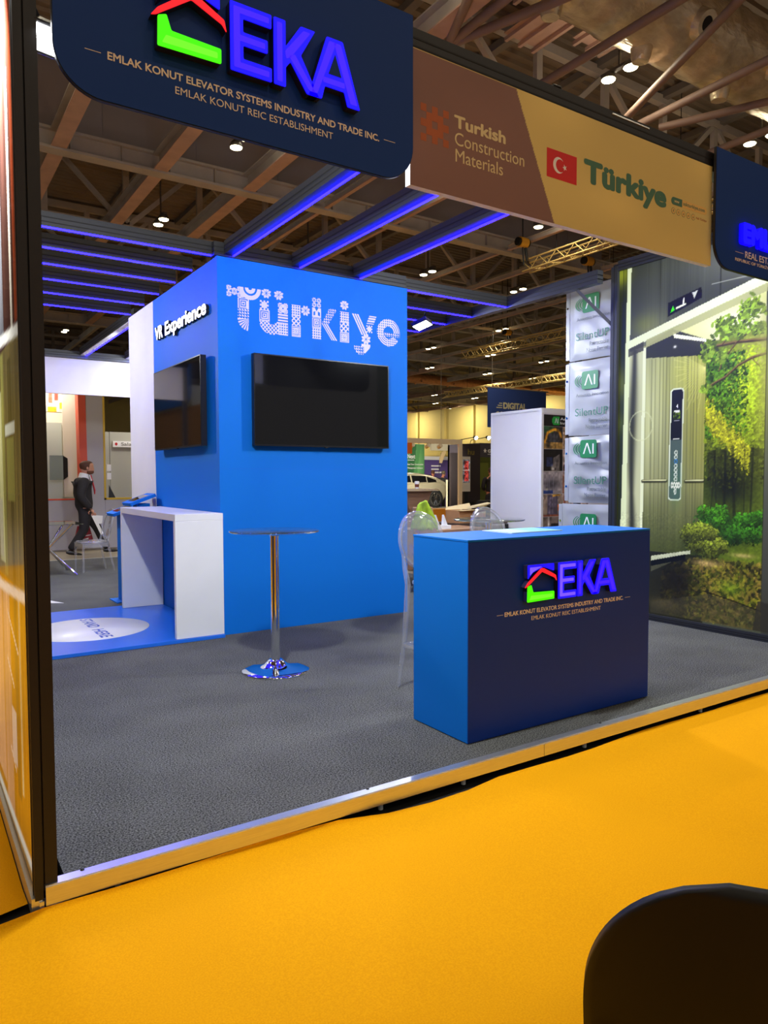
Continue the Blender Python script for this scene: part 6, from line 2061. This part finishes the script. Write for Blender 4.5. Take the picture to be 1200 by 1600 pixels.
obj('star', MB().prism([(17.40 + (0.085 if i % 2 == 0 else 0.04) * math.sin(i * PI / 5), 2.345 + (0.085 if i % 2 == 0 else 0.04) * math.cos(i * PI / 5)) for i in range(10)], (0, 19.699, 0), *FRONT, 0.01), TEXT_WHITE, gl)
text('booth_lettering', 'Glen', (0, 19.698, 0), FRONT, 17.53, 17.95, 2.28, 0.12, TEXT_WHITE, gl, 0.05, 0.006)
obj('rule_line', MB().box(17.53, 17.9, 19.69, 19.7, 2.215, 2.235), TEXT_WHITE, gl)
for i, (x, y) in enumerate(((15.95, 18.5), (16.33, 18.3))):
    s = thing('booth_spotlight', 'glaring spotlight over the dark tower right of the gantry, %s' % ('the left one of a pair', 'the right one of a pair')[i], 'spotlight', (x, y, 2.72), 0, 'glaring pair of spotlights')
    obj('spot_head', MB().tube([(x, y + 0.10, 2.74), (x, y, 2.71)], [0.05, 0.07], 14), BLACK_PLASTIC, s)
    obj('spot_lens', MB().tube([(x, y, 2.71), (x, y - 0.01, 2.705)], 0.062, 14), FLOOD_GLOW, s)
    obj('spot_arm', MB().tube([(x, y + 0.08, 2.74), (x, y + 0.9, 2.68), (x, 19.28, 2.5)], 0.014, 6), BLACK_PLASTIC, s)
tag(obj('white_counter', MB().box(18.05, 18.2, 22.6, 22.75, FZ, 1.30), mat('white_stand_counter', (214, 208, 180), 0.5)), 'small white counter at the rear of the silver car', 'counter')
# hanging blue sign
bs = thing('hanging_banner', 'blue banner with pale lettering hanging high behind the white partition', 'hanging banner', (28.9, 30.0, 4.1))
obj('banner_cloth', MB().box(26.68, 31.14, 29.98, 30.02, 4.12, 6.28), mat('banner_blue', (44, 66, 132), 0.6), bs)
text('banner_lettering', 'DIGITAL', (0, 29.975, 0), FRONT, 27.80, 29.58, 5.17, 0.36, mat('banner_cream', (206, 196, 160), 0.6), bs, 0.05, 0.005)
text('banner_lettering', 'CONSTRUCTION', (0, 29.975, 0), FRONT, 27.24, 30.3, 4.65, 0.36, MATS['banner_cream'], bs, 0.05, 0.005)
for i in range(3):
    obj('speed_line', MB().box(27.3 + i * 0.1, 27.72, 29.97, 29.98, 5.20 + i * 0.12, 5.25 + i * 0.12), MATS['banner_cream'], bs)
obj('hanging_bar', MB().tube([(26.5, 30, 6.3), (31.3, 30, 6.3)], 0.04, 8), STEEL_DARK, bs)
for x in (27.0, 30.8):
    obj('hanging_wire', MB().tube([(x, 30, 6.3), (x, 30, 11.59)], 0.012, 6), STEEL_DARK, bs)

# brown high table, paper cup, chairs, jacket, boxes behind the counter
WOOD = vary(mat('brown_veneer', (150, 112, 84), 0.5), 4, 0.85, 1.1, stretch=(1, 1, 6))
bt = thing('high_table', 'brown veneer high table with a tapering pedestal, right beside the blue tower edge', 'high table', (7.05, 9.7, FZ))
obj('table_top', MB().prism(round_rect(6.55, 7.34, 9.4, 10.0, 0.05, 5), (0, 0, 1.19), (1, 0, 0), (0, 1, 0), (0, 0, 1), 0.035), vary(mat('pale_table_top', (196, 172, 132), 0.4), 4, 0.95, 1.03), bt)
obj('pedestal', MB().add([(6.66, 9.5, 1.19), (7.24, 9.5, 1.19), (7.24, 9.9, 1.19), (6.66, 9.9, 1.19), (6.93, 9.6, 0.75), (7.14, 9.6, 0.75), (7.14, 9.8, 0.75), (6.93, 9.8, 0.75), (6.86, 9.55, FZ), (7.2, 9.55, FZ), (7.2, 9.85, FZ), (6.86, 9.85, FZ)],
    [(0, 1, 5, 4), (1, 2, 6, 5), (2, 3, 7, 6), (3, 0, 4, 7), (4, 5, 9, 8), (5, 6, 10, 9), (6, 7, 11, 10), (7, 4, 8, 11), (0, 3, 2, 1), (8, 9, 10, 11)]), WOOD, bt)
cp = thing('paper_cup', 'white and brown paper cup standing on the brown high table', 'cup', (7.07, 9.7, 1.225))
obj('cup_body', MB().lathe([(0.028, 1.226), (0.038, 1.325)], (7.07, 9.68, 0), 20), TEXT_WHITE, cp)
obj('sleeve', MB().lathe([(0.033, 1.25), (0.038, 1.30)], (7.07, 9.68, 0), 20), mat('cup_brown', (120, 62, 44), 0.6), cp)
obj('lid', MB().lathe([(0.041, 1.325), (0.041, 1.335), (0.034, 1.348), (0.001, 1.348)], (7.07, 9.68, 0), 20), TEXT_WHITE, cp)
bch = thing('wooden_chair', 'brown wooden chair behind the counter with a lime green jacket hung on it', 'chair', (5.45, 7.35, 0))
obj('backrest', MB().add([(5.24, 7.25, 0.55), (5.66, 7.25, 0.55), (5.60, 7.33, 1.04), (5.30, 7.33, 1.04), (5.24, 7.29, 0.55), (5.66, 7.29, 0.55), (5.60, 7.36, 1.04), (5.30, 7.36, 1.04)], [(0, 1, 2, 3), (4, 7, 6, 5), (0, 4, 5, 1), (1, 5, 6, 2), (2, 6, 7, 3), (3, 7, 4, 0)]), WOOD, bch, 0.01)
obj('seat', MB().box(5.24, 5.66, 6.85, 7.28, 0.44, 0.48), WOOD, bch, 0.01)
for x in (5.27, 5.63):
    for y in (6.88, 7.25):
        obj('leg', MB().box(x - 0.02, x + 0.02, y - 0.02, y + 0.02, 0, 0.55 if y > 7 else 0.44), WOOD, bch)
jk_ = MB()
rj = random.Random(9)
rows = []
for j in range(15):
    row = []
    for i in range(21):
        a, b = i / 20, j / 14
        wd = 0.075 + 0.115 * b ** 0.7
        x = 5.36 + (a - 0.5) * 2 * wd + 0.02 * b
        y = 7.215 - 0.05 * math.sin(a * PI) * (0.5 + b) + 0.018 * math.sin(a * 22 + 3 * b) * b + 0.01 * math.sin(a * 9 - 5 * b)
        z = 1.13 - 0.36 * b - 0.05 * abs(a - 0.5) * 2 * (1 - b) + 0.015 * math.sin(a * 17) * (j == 14)
        row.append((x, y, z))
    rows.append(row)
jk_.loft(rows, cap=False) if False else jk_.add([p_ for r_ in rows for p_ in r_], [(j * 21 + i, j * 21 + i + 1, (j + 1) * 21 + i + 1, (j + 1) * 21 + i) for j in range(14) for i in range(20)], True)
jo = obj('jacket', jk_, vary(mat('lime_green_cloth', (148, 176, 26), 0.75), 14, 0.7, 1.15), None)
tag(jo, 'lime green jacket hanging over the brown chair behind the counter', 'jacket')
so = jo.modifiers.new('thick', 'SOLIDIFY')
so.thickness = 0.02
lt = thing('low_table', 'brown table top behind the counter and the first bar stool, holding white brackets', 'table', (5.9, 7.6, 0))
obj('table_top', MB().box(5.45, 6.55, 7.32, 8.0, 0.70, 0.735), WOOD, lt)
for x in (5.5, 6.5):
    for y in (7.37, 7.95):
        obj('leg', MB().box(x - 0.02, x + 0.02, y - 0.02, y + 0.02, 0, 0.70), WOOD, lt)
wbk = thing('bracket_stand', 'white two-pronged bracket standing on the brown table behind the counter', 'bracket', (5.86, 7.5, 0.735))
for x in (5.74, 5.87):
    obj('prong', MB().add([(x, 7.46, 0.736), (x + 0.10, 7.46, 0.736), (x + 0.015, 7.46, 0.925), (x, 7.50, 0.736), (x + 0.10, 7.50, 0.736), (x + 0.015, 7.50, 0.925)], [(0, 1, 2), (3, 5, 4), (0, 3, 4, 1), (1, 4, 5, 2), (2, 5, 3, 0)]), WHITE, wbk)
obj('bracket_base', MB().box(5.73, 5.99, 7.44, 7.52, 0.736, 0.785), WHITE, wbk)
cb = thing('cardboard_box', 'open brown cardboard box with papers on top, between the gantry post and the white partition', 'box', (6.9, 8.15, 0.75))
KRAFT = vary(mat('brown_cardboard', (168, 120, 74), 0.7), 5, 0.92, 1.05)
obj('box_body', MB().box(6.62, 7.12, 8.04, 8.35, 0.752, 0.93), KRAFT, cb)
obj('flap', MB().add([(6.60, 7.93, 0.935), (7.10, 7.93, 0.955), (7.14, 8.12, 0.94), (6.62, 8.12, 0.935)], [(0, 1, 2, 3)]).add([(6.62, 8.36, 0.935), (7.12, 8.36, 0.935), (7.2, 8.5, 1.02), (6.75, 8.5, 0.97)], [(0, 1, 2, 3)]), mat('pale_cardboard', (222, 198, 146), 0.7), cb)
obj('box_label', MB().box(6.80, 6.88, 7.995, 8.0, 0.82, 0.86), TEXT_WHITE, cb)
for q in range(3):
    tag(obj('folded_sheet', MB().add([(6.86 + q * 0.05, 8.1, 0.955 + q * 0.012), (7.12 + q * 0.04, 8.0, 0.99 + q * 0.02), (7.17 + q * 0.04, 8.15, 1.0 + q * 0.02), (6.9 + q * 0.05, 8.25, 0.965 + q * 0.012)], [(0, 1, 2, 3)]), mat('buff_paper', (206, 186, 140), 0.7) if 'buff_paper' not in MATS else MATS['buff_paper']),
        'loose buff paper lying on the open cardboard box', 'paper', 'papers on the cardboard box')
st_ = thing('side_table', 'dark low table carrying the cardboard box, mostly behind the second glass bar table', 'table', (6.9, 8.2, 0))
obj('table_top', MB().box(6.58, 7.55, 8.035, 8.6, 0.715, 0.75), mat('dark_table', (70, 52, 42), 0.5), st_)
for x in (6.55, 7.5):
    for y in (8.0, 8.55):
        obj('leg', MB().box(x - 0.02, x + 0.02, y - 0.02, y + 0.02, FZ + 0.01, 0.715), BLACK_PLASTIC, st_)
tag(obj('dark_monitor', MB().box(7.82, 8.25, 9.0, 9.05, 0.74, 1.03).box(7.7, 8.3, 8.85, 9.25, FZ + 0.01, 0.74), BLACK_PLASTIC), 'dark flat monitor back standing left of the white partition', 'monitor')
tag(obj('orange_bench', MB().box(8.9, 9.9, 12.0, 12.5, FZ, 0.74), mat('bench_orange', (206, 136, 30), 0.6)), 'orange block table far behind the counter', 'table')

# boards of the stand on the far left, met only as reflections in the side television
tag(obj('timber_wall', MB().box(-3.6, -3.4, 20.5, 27.5, FZ, 3.75), WOOD), 'brown timber wall far left, shown only as a reflection in the side television', 'wall')
tag(obj('blue_board', MB().prism(round_rect(23.0, 27.5, 3.8, 6.0, 0.5, 8, (1, 1, 0, 0)), (-3.3, 0, 0), (0, 1, 0), (0, 0, 1), (1, 0, 0), 0.1), PLAT_BLUE), 'blue rounded board far left, shown only as a reflection in the side television', 'board')
